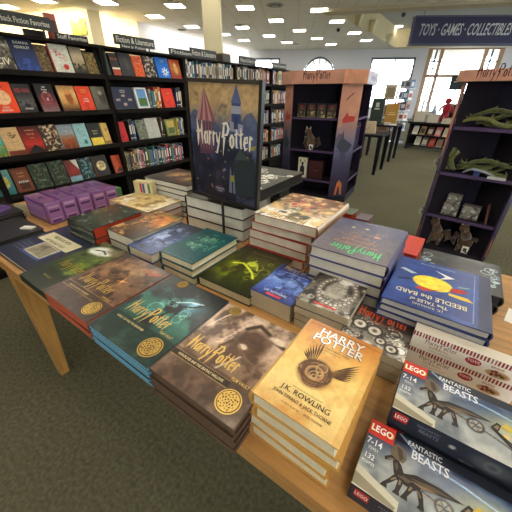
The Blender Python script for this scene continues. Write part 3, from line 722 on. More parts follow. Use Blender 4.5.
def art_bw2(cv):
    bw_art(cv, 77)
    for (u, v, r) in ((.2, .46, .12), (.46, .42, .12), (.6, .24, .08), (.78, .16, .09)):
        cv.ell(u, v, r * .9, r * .9 * cv.w / cv.l, (196, 190, 178), .3, .9); cv.ring(u, v, r, .016, (50, 46, 42), 1); cv.ell(u, v, r * .35, r * .35 * cv.w / cv.l, (90, 84, 76), .4, .9)
    cv.rect(0, .62, 1, 1, (52, 46, 42), .6); cv.brand(.5, .7, .84, (214, 80, 40), tall=1.5, bold=1.6); cv.text('AND THE PRISONER OF AZKABAN', .58, .61, .035, (196, 110, 80), .85, maxw=.66)
def art_constel(cv):  # blue-grey, reversed towards the camera
    cv.vgrad((58, 62, 98), (74, 74, 98), (92, 86, 98), (98, 90, 98)); cv.cloud((112, 100, 104), 4, .5, .75, 6, .5)
    rr = random.Random(4)
    for k in range(70):
        cv.ell(rr.uniform(.2, .8), rr.gauss(.55, .13), .012, .008, rr.choice(((205, 150, 100), (190, 125, 90), (150, 120, 120))), .6, .9)
    cv.ell(.3, .4, .05, .02, (210, 140, 90), .7, .8); cv.ell(.7, .25, .03, .02, (225, 210, 150), .6, .9); cv.ell(.5, .22, .03, .02, (225, 210, 150), .6, .9)
    cv.brand(.45, .78, .66, (80, 226, 130), tall=1.35, bold=1.6); cv.text('AND THE PHILOSOPHER\'S STONE', .5, .7, .045, (214, 150, 105), .85, maxw=.6); cv.text('ILLUSTRATED EDITION', .5, .6, .04, (205, 145, 105), .9, maxw=.6); cv.text('COLLECTION', .5, .5, .04, (205, 145, 105), .9, maxw=.42); cv.text('BLOOMSBURY', .5, .04, .022, (190, 185, 180), 1)
def art_tales(cv):
    cv.vgrad((34, 62, 122), (40, 70, 132), (36, 58, 112)); cv.cloud((48, 84, 150), 4, .45, .7, 4, .6); cv.rect(0, 0, .1, 1, (30, 42, 76), .9)
    L = [(.14, .05), (.14, .95), (.96, .95), (.96, .05), (.14, .05)]; cv.line(L, .004, (120, 140, 180), .9)
    cv.ell(.56, .46, .21, .14, (226, 190, 62), .08, 1); cv.ell(.6, .5, .12, .09, (234, 200, 80), .6, .8)
    cv.poly([(.46, .57), (.62, .66), (.72, .63), (.68, .58), (.56, .59)], (196, 70, 44)); cv.poly([(.36, .45), (.24, .42), (.2, .47), (.3, .52), (.38, .52)], (190, 60, 44)); cv.poly([(.38, .56), (.2, .56), (.14, .62), (.26, .62), (.38, .6)], (232, 200, 70))
    cv.poly([(.5, .34), (.34, .24), (.56, .16), (.44, .25)], (230, 232, 230)); cv.poly([(.74, .34), (.9, .28), (.95, .31), (.8, .37)], (190, 205, 215)); cv.poly([(.76, .5), (.92, .56), (.93, .53), (.82, .48)], (24, 40, 80))
    cv.poly([(.3, .38), (.18, .35), (.2, .38), (.3, .41)], (120, 160, 150)); cv.poly([(.36, .62), (.26, .7), (.3, .66)], (60, 100, 110))
    cv.text('BEEDLE the BARD', .55, .72, .1, (232, 222, 178), .8, maxw=.7); cv.text('The TALES of', .55, .83, .07, (232, 222, 178), .8, maxw=.42); cv.text('J.K. ROWLING', .55, .91, .04, (214, 205, 180), 1, maxw=.4); cv.text('ILLUSTRATED BY CHRIS RIDDELL', .55, .07, .025, (200, 200, 190), 1, maxw=.4)
def art_white_gold(cv):
    cv.vgrad((120, 76, 50), (150, 108, 70), (176, 152, 116), (226, 218, 200), (232, 226, 210)); cv.cloud((96, 50, 34), 5, .46, .62, 12, .9, cv.win(.5, .45, .55, .5)); cv.cloud((216, 186, 130), 6, .5, .66, 5, .9); cv.cloud((60, 66, 50), 5, .56, .68, 25, .8)
    cv.swirls((176, 60, 36), 9, 4, .2, .2, .8, .6, .03, .7); cv.swirls((236, 222, 190), 12, 7, 0, .1, 1, .7, .018, .7)
    cv.brand(.5, .86, .62, (176, 140, 70), tall=1.5, m='foil', bold=1.6); cv.text('GOBLET OF FIRE', .5, .78, .04, (150, 110, 60), .9, maxw=.5)
def art_gold_fig(cv):
    cv.vgrad((60, 44, 30), (104, 72, 40), (150, 100, 56), (120, 112, 66)); cv.cloud((216, 172, 112), 3, .5, .64, 14, .9); cv.ell(.6, .8, .3, .1, (206, 130, 66), .6, .8); cv.cloud((60, 42, 28), 5, .5, .68, 4, .85); cv.ell(.72, .66, .16, .2, (190, 120, 60), .7, .8); cv.swirls((220, 190, 140), 9, 5, .1, .3, .8, .8, .02, .6)
def art_blue_hb(cv):
    cv.vgrad((70, 84, 124), (86, 104, 148), (58, 70, 104), (44, 50, 66)); cv.cloud((176, 192, 224), 4, .52, .66, 9, .85, cv.win(.45, .5, .6, .5)); cv.cloud((38, 44, 66), 4, .54, .7, 19, .8); cv.swirls((170, 186, 215), 10, 8, .1, .2, .9, .8, .016, .6)
def art_teal_hb(cv):
    cv.vgrad((26, 78, 84), (30, 86, 90), (28, 72, 78)); L = [(.05, .04), (.05, .96), (.95, .96), (.95, .04), (.05, .04)]; cv.line(L, .01, (120, 170, 150), .4)
    cv.swirls((150, 190, 150), 34, 12, .2, .3, .85, .8, .012, .8); cv.ell(.5, .86, .1, .02, (140, 180, 150), .6, .6)
def art_navy_pic(cv):
    cv.vgrad((30, 34, 52), (38, 44, 66), (30, 34, 52)); cv.rect(.3, .15, .82, .45, (74, 98, 160), .6); cv.rect(.34, .18, .78, .42, (172, 164, 132)); cv.rect(.36, .195, .76, .405, (126, 120, 100)); cv.cloud((80, 76, 66), 5, .45, .65, 3, .8, ((cv.U > .36) & (cv.U < .76) & (cv.V > .195) & (cv.V < .405)) * 1.0)
    for k, t in enumerate(('A JOURNEY THROUGH', 'THE HISTORY OF', 'MAGIC AND', 'THE EXHIBITION')): cv.text(t, .19, .3 - .05 * k, .035, (120, 128, 156), 1, maxw=.24)
def art_grey(cv):
    cv.vgrad((60, 66, 60), (70, 78, 70), (62, 68, 62)); cv.cloud((104, 112, 104), 5, .6, .72, 4, .6); cv.cloud((190, 192, 184), 10, .72, .8, 14, .6)
def art_sig(cv):
    cv.vgrad((58, 58, 50), (66, 64, 54), (56, 54, 46)); cv.swirls((220, 216, 200), 26, 5, .4, .1, .92, .8, .014, 1)
    for k in range(6): cv.line([(.42 + .07 * k, .15 + .1 * k), (.56 + .07 * k, .27 + .08 * k), (.6 + .06 * k, .22 + .09 * k)], .014, (220, 216, 200), 1)
def art_dark_gold(cv):
    cv.vgrad((48, 42, 34), (60, 52, 40), (44, 38, 32)); cv.cloud((170, 136, 84), 5, .52, .64, 6, .95, cv.win(.55, .5, .5, .4))
def art_cream_map(cv):
    cv.vgrad((214, 196, 150), (198, 178, 128), (210, 190, 140)); cv.cloud((140, 108, 60), 6, .5, .6, 8, .85); cv.cloud((240, 236, 222), 4, .55, .7, 18, .8)
def art_silver_dark(cv):
    cv.vgrad((62, 64, 66), (52, 54, 56), (66, 68, 70)); cv.cloud((96, 100, 102), 4, .5, .7, 8, .7)
    for u in (.08, .92): cv.swirls((170, 190, 196), 10, int(u * 50), u - .04, .1, u + .04, .9, .012, .9)
    cv.ell(.5, .7, .2, .07, (150, 160, 166), .4, .7); cv.ell(.5, .68, .06, .1, (24, 24, 26), .4, .9); cv.text('THE ART OF BEASTS', .5, .9, .05, (150, 156, 158), .9, maxw=.5)
A = lambda f, c=.0025: (f, c)

# ------------------------------------------------------------------ front row of thin film books; dark red_edge paints the shade of the gaps between them
stack('dh', 'thin stone-brown film art book', 'beside the gold books', -.437, -.199, .222, .498, TZ, 6, .0138, cover=(74, 54, 40), pages=(112, 90, 72), red_edge=(44, 34, 26), slim=True, art=A(art_castle, .0022), group='brown film art books', toplabel='film art book with stone wings cover, topmost of the brown-edged stack')
stack('poa', 'thin teal film art book', 'with blue edges', -.705, -.452, .224, .52, TZ, 5, .0134, cover=(36, 66, 70), pages=(120, 176, 206), red_edge=(36, 60, 76), slim=True, art=A(art_teal, .0022), group='blue-edged film art books', toplabel='film art book with dark teal rider cover, topmost of blue-edged stack')
stack('br', 'thin brown film art book', 'with orange-red edges', -.972, -.712, .224, .522, TZ, 5, .0134, cover=(92, 48, 34), pages=(212, 104, 72), red_edge=(80, 34, 24), slim=True, art=A(art_brown, .0025), group='orange-edged film art books', toplabel='film art book with dusty brown battle cover, topmost of orange-edged stack')
stack('gr', 'thin dark green film art book', 'at the table corner', -1.222, -.982, .236, .568, TZ, 2, .0138, cover=(40, 52, 36), pages=(46, 62, 44), art=A(art_green, .003), group='green film art books', toplabel='film art book with green and white cover, topmost at the table corner')
lay_book('navy', 'large navy picture book with framed painting, at the left table edge', (-1.395, .445, TZ), .33, .36, .022, 0, None, cover=(32, 36, 54), pages=(196, 190, 170), art=A(art_navy_pic, .004))
cv = Cv(.26, .07, .006, (206, 196, 160)); cv.text('FREE BOOK WITH', .5, .58, .36, (50, 46, 40), .7, maxw=.9); cv.text('ANY PURCHASE TODAY', .5, .12, .3, (60, 54, 46), .7, maxw=.9)
b = MB(); b.art(cv, (0, 0, .0022), (1, 0, 0), (0, 1, 0), 'matte_card'); b.box(0, 0, 0, .26, .07, .002, 'matte_card', (206, 196, 160))
tag(b.build('paper_strip', loc=(-1.52, .418, TZ + .0225), rotz=math.radians(0)), 'cream printed paper strip lying on the navy picture book', 'paper strip')
# left edge: dark wrapped books
stack('lk', 'dark shrink-wrapped book', 'left of the navy book', -1.86, -1.575, .27, .47, TZ, 2, .018, cover=(38, 36, 40), pages=(60, 56, 54), gloss='gloss_print', group='dark wrapped books at the left edge')
stack('ll', 'black glossy book', 'at the far left table edge', -2.14, -1.875, .27, .5, TZ, 3, .018, cover=(34, 32, 36), pages=(70, 66, 62), gloss='gloss_print', group='black glossy books at the left edge')
b = MB(); b.box(-.05, -.06, 0, .05, .06, .018, 'shrink_wrap', (120, 92, 150)); b.box(-.04, -.02, .018, .045, .0, .0195, 'satin_print', (190, 180, 200)); 
tag(b.build('purple_packet', loc=(-1.99, .40, TZ + .0545), rotz=.4), 'flat purple packet lying on the black glossy books', 'packet')
b = MB(); b.box(-.045, -.001, 0, .045, .001, .06, 'matte_card', (176, 170, 140)); b.box(-.045, -.001, 0, .045, .02, .002, 'matte_card', (176, 170, 140)); b.xf(lambda v: (v[0], v[1] + v[2] * .25, v[2]))
tag(b.build('price_card', loc=(-1.99, .515, TZ), rotz=.3), 'small blank cream card standing before the purple cases', 'card')
b = MB(); b.box(0, 0, 0, .06, .03, .006, 'matte_card', (214, 212, 204)); tag(b.build('price_sticker', loc=(-1.66, .40, TZ + .0365), rotz=.5), 'small white tag lying on the dark wrapped books', 'tag')
# purple cases, a row of five
case_me = None
for k in range(5):
    for lay in (1,):
        if case_me is None:
            b = MB(); x0, x1, y0, y1, h = -.125, .125, -.0385, .0385, .118
            rim = lambda d, z: [(x0 + d, y0 + d, z), (x1 - d, y0 + d, z), (x1 - d, y1 - d, z), (x0 + d, y1 - d, z)]
            R_ = [rim(.004, 0), rim(0, .004), rim(0, h - .006), rim(.006, h)]
            V = sum(R_, []); Fs = [(3, 2, 1, 0), (12, 13, 14, 15)] + [(a * 4 + i, a * 4 + (i + 1) % 4, a * 4 + 4 + (i + 1) % 4, a * 4 + 4 + i) for a in range(3) for i in range(4)]
            b.faces(V, Fs, 'shrink_wrap', (126, 88, 136)); body = b.mesh('shell')
            l_ = MB(); 
            l_.box(x1 - .0005, y0 + .006, .012, x1 + .001, y1 - .006, .108, 'satin_print', (146, 102, 152)); l_.box(x1 + .001, y0 + .012, .088, x1 + .0016, y1 - .012, .099, 'satin_print', (186, 150, 184)); l_.box(x1 + .001, y0 + .012, .066, x1 + .0016, y1 - .014, .078, 'satin_print', (70, 40, 90)); l_.box(x1 + .001, y0 + .010, .03, x1 + .0016, y1 - .010, .034, 'satin_print', (176, 140, 180)); l_.box(x1 + .001, y0 + .014, .014, x1 + .0016, y1 - .02, .024, 'satin_print', (66, 38, 84))
            l_.box(x0 + .02, y0 - .001, .02, x1 - .02, y0 + .0005, .1, 'satin_print', (134, 96, 146)); l_.box(x0 + .04, y0 - .0016, .07, x1 - .06, y0 - .001, .085, 'satin_print', (150, 112, 160)); l_.box(x0 + .03, y0 - .0016, .03, x1 - .03, y0 - .001, .036, 'satin_print', (150, 112, 160)); l_.box(-.02, -.008, h, .02, .008, h + .002, 'satin_print', (84, 48, 104))
            case_me = (body, l_.mesh('printed_band'))
        lab = 'purple boxed case on the table, %s' % ['nearest of the five', 'second from the front', 'middle of the five', 'second from the back', 'farthest of the five'][k]
        t = thing('purple_case', lab, 'box', (-1.81 + (.004, -.004, .0, .006, -.002)[k], .578 + k * .082, TZ + .0005), 0, 'purple boxed cases')
        put('shell', case_me[0], t); put('printed_band', case_me[1], t)

# ------------------------------------------------------------------ second row
stack('gy', 'grey-green boxed book', 'with red side', -1.43, -1.213, .53, .78, TZ, 2, .052, turn=90, w=.25, l=.217, cover=(58, 66, 58), pages=(190, 66, 44), gloss='shrink_wrap', art=A(art_grey, .005), group='grey-green boxed books', toplabel='grey-green speckled boxed book with red side, the upper one', jit=.002)
stack('gf', 'thick brown illustrated novel', 'behind the film books', -1.2, -1.01, .58, .862, TZ, 2, .0465, cover=(70, 52, 36), pages=(226, 218, 196), art=A(art_gold_fig, .004), group='brown illustrated novels', toplabel='thick novel with brown and gold figures cover, upper of two', jit=.001)
stack('bl', 'blue illustrated novel', 'left of the teal books', -1.007, -.86, .553, .84, TZ, 2, .04, cover=(70, 84, 124), pages=(226, 218, 190), art=A(art_blue_hb, .004), group='blue illustrated novels', toplabel='blue-grey illustrated novel, upper of two beside the teal books', jit=.001)
stack('te', 'teal cloth hardback', 'before the black pole', -.846, -.671, .584, .846, TZ, 3, .03, cover=(28, 84, 90), pages=(240, 228, 190), art=A(art_teal_hb, .0025), group='teal hardbacks', toplabel='teal hardback with pale ornament, topmost of three', jit=.004)
lay_book('hbp', 'wide dark green hardback with glowing yellow cover art', (-.55, .748, TZ), .232, .3, .036, 0, cover=(56, 60, 28), pages=(224, 210, 172), art=A(art_swamp, .003))
lay_book('op', 'thick blue paperback with pale edges, between green book and grey paperbacks', (-.362, .71, TZ), .15, .2, .062, math.radians(-2), cover=(52, 76, 140), pages=(216, 206, 178), art=A(art_blue_pb, .002), hard=False)
stack('cs', 'black and white illustrated paperback', 'behind the gold book', -.277, -.121, .609, .829, TZ, 4, .025, cover=(92, 86, 80), pages=(214, 204, 178), hard=False, art=A(art_bw1, .002), group='grey illustrated paperbacks', toplabel='grey illustrated paperback with scaly ring cover, topmost of four', jit=.004)
stack('pz', 'grey paperback with red lettering', 'beside the striped boxes', -.131, .026, .565, .726, TZ, 3, .0253, cover=(80, 74, 68), pages=(214, 204, 180), hard=False, art=A(art_bw2, .002), group='grey paperbacks with red lettering', toplabel='grey paperback with round lens shapes and red lettering, topmost of three', jit=.002)
# gold jackets
stack('cc', 'gold-jacketed hardback', 'at the front edge', -.191, -.023, .268, .511, TZ, 4, .035, yaw=-1.8, cover=(200, 150, 74), pages=(226, 214, 182), art=A(art_wing, .0016), spine=(206, 158, 84), group='gold-jacketed hardbacks', toplabel='gold hardback with winged nest emblem, topmost at the front table edge', shift={0: (-.004, .003, .01), 1: (-.006, .0, -.012), 2: (.004, .002, .03)})
# purple-blue illustrated, turned round
stack('pp', 'large slate-blue illustrated hardback', 'in the middle', -.32, -.08, .775, 1.07, TZ, 5, .038, turn=180, cover=(62, 62, 108), pages=(204, 198, 182), red_edge=(66, 60, 112), art=A(art_constel, .003), group='large slate-blue hardbacks', toplabel='large slate-blue hardback with green lettering upside down, topmost of five', jit=.003)
stack('bd', 'royal blue storybook', 'with sun cover', -.07, .173, .697, .972, TZ + .0775, 3, .0212, turn=180, cover=(34, 52, 104), pages=(178, 174, 166), art=A(art_tales, .0022), group='royal blue storybooks', toplabel='royal blue storybook with yellow oval cover upside down, topmost of three', jit=.004, spine=(34, 40, 66))
stack('be', 'royal blue storybook', 'hidden beneath the others', -.066, .170, .73, 1.004, TZ, 3, .0255, turn=180, cover=(34, 52, 104), pages=(178, 174, 166), group='royal blue storybooks lying lowest', jit=.0)
stack('sd', 'black and silver picture book', 'behind the storybooks', -.02, .232, 1.012, 1.245, TZ, 2, .034, turn=180, cover=(44, 46, 48), pages=(52, 52, 54), art=A(art_silver_dark, .003), group='black and silver picture books', toplabel='black picture book with silver scrollwork, upper of two', jit=.003)
b = MB(); b.box(-.035, -.09, 0, .035, .09, .1, 'satin_print', (200, 66, 52)); b.box(-.036, -.091, .03, .036, .0, .034, 'satin_print', (150, 40, 34)); b.box(-.0362, -.0912, .06, .0362, -.02, .062, 'satin_print', (120, 40, 34))
tag(b.build('red_box', loc=(-.062, 1.175, TZ), rotz=-.03), 'small bright red box behind the slate-blue books', 'box')
# white and gold jackets with red boards
stack('gb', 'white-jacketed hardback with red boards', 'by the poster', -.62, -.345, .885, 1.215, TZ, 5, .04, turn=180, cover=(176, 52, 40), pages=(214, 204, 182), red_edge=(160, 40, 34), spine=(196, 168, 130), art=A(art_white_gold, .003), group='white-jacketed red hardbacks', toplabel='white and gold jacketed hardback, topmost of the red-board stack', shift={0: (-.045, .012, .0), 1: (-.038, .016, .01), 2: (-.03, .01, -.02), 3: (-.022, .012, .015)})
stack('rg', 'hardback with green cover and red edges', 'behind the white jackets', -.43, -.325, 1.24, 1.325, TZ, 3, .048, turn=0, cover=(66, 84, 54), pages=(170, 62, 46), red_edge=(178, 70, 50), group='green-topped red books', jit=.001)
stack('rg2', 'small purple-grey book', 'at the back table edge', -.31, -.255, 1.24, 1.32, TZ, 3, .044, cover=(88, 70, 84), pages=(120, 80, 84), red_edge=(150, 60, 60), group='small purple-grey books', jit=.001)
# black covered stacks behind the poster
stack('sg', 'wide black-covered hardback', 'in front of the poster pole', -1.1, -.735, .965, 1.215, TZ, 3, .0545, cover=(42, 36, 30), pages=(222, 220, 204), art=A(art_dark_gold, .004), group='wide black-covered hardbacks', jit=.003, toplabel='wide black-covered hardback, topmost of the stack under the poster')
stack('si', 'black gift box', 'behind the poster', -1.06, -.69, 1.22, 1.328, TZ, 4, .0503, cover=(48, 46, 40), pages=(56, 52, 44), group='black gift boxes behind the poster', jit=.001, name='gift_box', cat='box')
lay_book('sgt', 'large black boxed book with white scribbled signatures, right behind the poster', (-.855, 1.2, TZ + .2025), .38, .43, .05, 0, cover=(48, 46, 40), pages=(44, 42, 38), gloss='satin_print', art=A(art_sig, .004))
stack('tl', 'black-covered hardback', 'left of the poster', -1.52, -1.16, 1.035, 1.3, TZ, 6, .0305, cover=(44, 38, 32), pages=(222, 220, 204), art=A(art_dark_gold, .004), group='black-covered hardbacks left of the poster', jit=.004, toplabel='black hardback with gold cloud cover, topmost left of the poster')
stack('pt', 'cream hardback with map pattern', 'behind the purple cases', -1.535, -1.2, .80, 1.025, TZ, 3, .033, cover=(206, 190, 150), pages=(214, 208, 190), red_edge=(176, 74, 56), art=A(art_cream_map, .005), group='cream map-patterned hardbacks', jit=.002, toplabel='cream map-patterned hardback, topmost near the purple cases')
b = MB(); b.box(-.05, -.03, 0, .05, .03, .06, 'satin_print', (70, 130, 60)); b.box(-.052, -.032, .045, .052, .032, .05, 'satin_print', (50, 100, 44)); tag(b.build('green_box', loc=(-1.88, 1.02, TZ), rotz=.2), 'small green box behind the purple cases', 'box')
t = thing('card_pack', 'small upright cream box with coloured stripes on the map-patterned books', 'box', (-1.46, .99, TZ + .0995), .3)
b = MB(); b.box(-.06, -.02, 0, .06, .02, .075, 'matte_card', (200, 186, 140)); b.build('carton', t)
b = MB()
for k, c in enumerate(((180, 60, 50), (60, 80, 150), (220, 214, 200), (60, 120, 90))): b.box(-.02 + k * .018, -.0215, .012, -.008 + k * .018, -.02, .065, 'matte_card', c)
b.build('stripes', t)

# ------------------------------------------------------------------ striped sweet boxes and construction set boxes
def sweets(z, label):
    t = thing('sweet_box', label, 'box', (.028, .66, z), 0, 'striped sweet boxes'); w, h, d = .222, .0515, .034
    b = MB(); b.box(0, .0006, 0, w, d, h, 'satin_print', (214, 204, 186)); b.build('carton', t)
    cv = Cv(w, h, .0013, (246, 240, 226)); 
    for k in range(34): cv.rect(k / 34, .74, k / 34 + .5 / 34, 1, (150, 50, 46))
    cv.brand(.28, .47, .3, (140, 96, 70), tall=1.1); cv.text("BERTIE BOTT'S", .27, .3, .12, (170, 140, 110), 1, maxw=.34); cv.text('EVERY-FLAVOUR BEANS', .3, .12, .09, (186, 164, 138), 1, maxw=.34)
    n = 24; cv.poly([(.58 + .07 * math.cos(2 * PI * i / n), .48 + .2 * math.sin(2 * PI * i / n)) for i in range(n)], (178, 42, 42)); cv.text('TOYS', .58, .44, .2, (250, 240, 235), 1, maxw=.11, lift=.001)
    cv.text('BEANS', .78, .54, .16, (160, 110, 80), 1, maxw=.2); cv.ell(.8, .26, .1, .2, (196, 160, 120), .2, 1)
    rr = random.Random(5)
    for k in range(26): cv.ell(rr.gauss(.8, .035), rr.gauss(.26, .07), .013, .045, rr.choice(((120, 40, 36), (90, 110, 50), (180, 120, 50), (90, 50, 40), (200, 80, 60))), .4, 1)
    b = MB(); b.art(cv, (0, 0, 0), (1, 0, 0), (0, 0, 1), 'satin_print'); b.build('printed_front', t)
sweets(TZ, 'lower red-striped cream sweet box behind the construction set'); sweets(TZ + .0525, 'upper red-striped cream sweet box below the blue storybooks')
def set_art(cv):
    cv.vgrad((140, 142, 140), (150, 154, 154), (126, 134, 142), (70, 82, 104), (34, 38, 52)); cv.cloud((190, 190, 182), 3, .5, .7, 4, .7); cv.blend(np.clip((cv.U - .3) * 1.6, 0, .7) * np.clip((cv.V - .45) * 4, 0, 1), (44, 72, 116)); cv.cloud((70, 80, 92), 4, .52, .7, 14, .6); cv.ell(.78, .55, .2, .2, (206, 200, 140), .9, .6)
    cv.rect(0, .86, 1, 1, (28, 32, 42), .92); cv.line([(.2, .98), (.36, .78), (.6, .74), (1, .6)], .012, (170, 205, 240), .8); cv.rect(.36, .7, .46, .95, (120, 150, 190), .25)
    cv.rect(0, 0, .0, .0, (0, 0, 0)); cv.poly([(0, .0), (.27, 0), (.27, .12), (0, .27)], (205, 200, 180)); cv.poly([(.0, .02), (.25, .0), (.26, .04), (.0, .17)], (150, 140, 116), lift=.0006)
    K = (44, 38, 34); K2 = (96, 82, 66); K3 = (134, 112, 84)
    tx = lambda pts: [(.15 + (x - .18) * .66, .2 + (y - .16) * .78) for x, y in pts]
    P = lambda pts, c=K, l=.0008: cv.poly(tx(pts), c, lift=l)
    # toy horse with wings, drawn in plain facets
    P([(.27, .44), (.33, .52), (.45, .52), (.52, .44), (.46, .34), (.31, .35)]); P([(.27, .44), (.24, .62), (.28, .68), (.32, .62), (.36, .5)]); P([(.24, .62), (.17, .56), (.16, .61), (.22, .7), (.29, .71), (.3, .66)])
    P([(.21, .7), (.2, .86), (.25, .95), (.33, .9), (.36, .76), (.33, .66), (.28, .66)], (112, 98, 80)); P([(.25, .9), (.3, .88), (.33, .74), (.3, .68), (.27, .78)], (74, 62, 52), .0011)
    P([(.34, .5), (.46, .6), (.66, .62), (.86, .58), (.66, .5), (.46, .43)]); P([(.4, .5), (.6, .57), (.8, .57), (.6, .5)], K2, .0011); P([(.42, .47), (.56, .5), (.66, .5), (.52, .44)], K3, .0011)
    P([(.3, .42), (.36, .47), (.44, .46), (.4, .4)], K2, .0011); P([(.26, .58), (.28, .62), (.3, .56), (.29, .48)], K2, .0011); P([(.18, .59), (.22, .64), (.26, .65), (.23, .61)], K3, .0011)
    for a, c in ((.28, .20), (.32, .31), (.42, .38), (.48, .52)):
        P([(a, .42), (a + .045, .4), ((a + c) / 2 + .045, .3), (c + .035, .2), (c - .002, .2), ((a + c) / 2, .3)]); P([(c - .02, .14), (c + .045, .14), (c + .035, .21), (c, .21)]); P([(a + .008, .38), (a + .028, .37), ((a + c) / 2 + .03, .3), ((a + c) / 2 + .012, .3)], K3, .0011)
    cv.line([(.34, .42), (.5, .36), (.62, .3), (.8, .17)], .009, (56, 50, 46)); cv.line([(.36, .38), (.5, .33)], .006, (150, 130, 100))
    for (u, v, r) in ((.5, .36, .042), (.76, .16, .058)):
        cv.ring(u, v, r, .011, (50, 46, 44)); cv.ring(u, v, r * .82, .005, (160, 150, 130))
        for q in range(6): a = q * PI / 3; cv.line([(u, v), (u + r * math.cos(a), v + r * cv.w / cv.l * math.sin(a))], .006, (60, 56, 50))
    Q = lambda pts, c=K, l=.0008: cv.poly(pts, c, lift=l)
    Q([(.58, .44), (.62, .56), (.645, .54), (.625, .42), (.74, .28), (.7, .24)]); Q([(.6, .46), (.62, .52), (.632, .5), (.62, .44)], K3, .0011); Q([(.68, .32), (.74, .3), (.8, .2), (.74, .22)], (90, 84, 76))
    Q([(.64, .52), (.67, .6), (.8, .5), (.92, .42), (.9, .38), (.72, .48)], (206, 178, 70)); Q([(.7, .46), (.86, .42), (.96, .32), (.92, .14), (.8, .14), (.74, .3)], (70, 50, 42)); Q([(.76, .4), (.88, .38), (.92, .3), (.84, .26)], (104, 76, 60), .0011)
    cv.ell(.67, .4, .018, .035, (206, 180, 110), .3, 1); cv.ell(.67, .33, .022, .04, (160, 160, 150), .4, 1)
    # logo block
    Q([(.0, .74), (.17, .74), (.17, .985), (.0, .985)], (206, 52, 36)); cv.text('LEGO', .087, .81, .15, (250, 214, 70), 1.0, maxw=.155, lift=.0011); cv.text('LEGO', .085, .815, .14, (255, 255, 255), 1.0, maxw=.14, lift=.0014)
    cv.text('7-14', .06, .6, .13, (240, 240, 240), .85, lift=.001); cv.text('75951', .06, .53, .06, (220, 220, 220), .9); cv.text('132', .055, .4, .1, (235, 235, 235), .9); cv.text('PCS/PZS', .055, .33, .05, (235, 235, 235), .9)
    cv.text('FANTASTIC', .36, .88, .1, (226, 228, 232), .8, maxw=.24); cv.text('BEASTS', .4, .73, .17, (232, 234, 238), .8, maxw=.3)
    cv.ell(.97, .74, .09, .16, (190, 200, 205), .2, .9); cv.ell(.97, .76, .05, .1, (50, 36, 32), .2, 1); cv.ell(.965, .72, .03, .06, (196, 158, 130), .3, 1)
def set_box(x, y, z, label):
    w, l, h = .262, .134, .0475
    t = thing('construction_set_box', label, 'box', (x, y, z), 0, 'construction set boxes')
    b = MB(); b.box(0, .0004, 0, w, l, h - .0004, 'satin_print', (34, 38, 50)); b.build('carton', t)
    b = MB(); cv = Cv(w, l, .0016); set_art(cv); cv.finish(1.1, .15); b.art(cv, (0, 0, h), (1, 0, 0), (0, 1, 0), 'gloss_print'); b.build('printed_top', t)
    b = MB(); cv = Cv(w, h, .002, (38, 42, 56)); cv.poly([(.03, .42), (.12, .42), (.12, .86), (.03, .86)], (196, 50, 36)); cv.text('LEGO', .075, .55, .28, (255, 255, 255), 1, maxw=.08, lift=.0008)
    cv.text('FANTASTIC', .25, .66, .18, (120, 128, 146), .9, maxw=.14); cv.text('BEASTS', .26, .4, .26, (120, 128, 146), .8, maxw=.16); cv.ring(.62, .5, .035, .012, (120, 122, 124)); cv.ell(.62, .5, .12, .35, (84, 88, 92), .5, .7); cv.ell(.4, .5, .02, .1, (190, 190, 180), .4, 1)
    cv.poly([(.78, .3), (.88, .3), (.88, .75), (.78, .75)], (176, 178, 176)); cv.text('132', .83, .42, .26, (40, 40, 44), .9, maxw=.08, lift=.001); cv.poly([(.92, .16), (.99, .16), (.99, .8), (.92, .8)], (214, 214, 210))
    for k in range(9): cv.poly([(.925 + k * .007, .25), (.928 + k * .007, .25), (.928 + k * .007, .75), (.925 + k * .007, .75)], (30, 30, 30), lift=.0008)
    cv.text('lego.com', .5, .06, .12, (150, 152, 158), 1); b.art(cv, (0, 0, 0), (1, 0, 0), (0, 0, 1), 'satin_print'); b.build('printed_side', t)
set_box(.003, .281, TZ, 'construction set box with winged horse, nearest at the table front')
set_box(.03, .424, TZ, 'construction set box, under the farther winged horse box'); set_box(.027, .422, TZ + .048, 'farther winged horse construction set box, below the striped sweet boxes')
# white price cards on bare wood
for (x, y, r, lab) in ((.255, 1.0, -.2, 'white price card on bare wood beside the storybooks'), (.24, .99, .1, None)):
    if lab:
        b = MB(); b.box(0, 0, 0, .12, .085, .0015, 'matte_card', (236, 232, 222))
        for k in range(3): b.box(.02, .02 + k * .018, .0015, .1, .026 + k * .018, .0019, 'matte_card', (190, 186, 178))
        tag(b.build('price_card', loc=(x, y, TZ), rotz=r), lab, 'card')

# ------------------------------------------------------------------ poster in a black frame on a pole
t = thing('poster_stand', 'framed castle fair poster on a black pole among the books', 'poster stand', (-.80, .93, TZ), 0)
x0, x1, z0, z1 = -.197, .172, .198, .66; fw = .013
tilt = lambda v: ((v[0] + .02) * math.cos(.042) + (v[2] - z0) * math.sin(.042) - .02, v[1], z0 + (v[2] - z0) * math.cos(.042) - (v[0] + .02) * math.sin(.042))
b = MB(); b.box(x0, -.008, z0, x0 + fw, .012, z1, 'black_metal', (28, 26, 26)); b.box(x1 - fw, -.008, z0, x1, .012, z1, 'black_metal', (28, 26, 26)); b.box(x0 + fw, -.008, z0, x1 - fw, .012, z0 + fw, 'black_metal', (28, 26, 26)); b.box(x0 + fw, -.008, z1 - fw, x1 - fw, .012, z1, 'black_metal', (60, 54, 46)); b.box(x0 + fw, .004, z0 + fw, x1 - fw, .01, z1 - fw, 'black_metal', (20, 20, 20)); b.xf(tilt); fr_ = b.build('frame', t)  # lighter top bar: the edge highlight is put into its colour
W, H = x1 - x0 - 2 * fw, z1 - z0 - 2 * fw
cv = Cv(W, H, .0032); cv.vgrad((30, 30, 42), (34, 36, 52), (42, 46, 66), (58, 66, 92), (100, 104, 118), (176, 148, 106), (180, 150, 106))
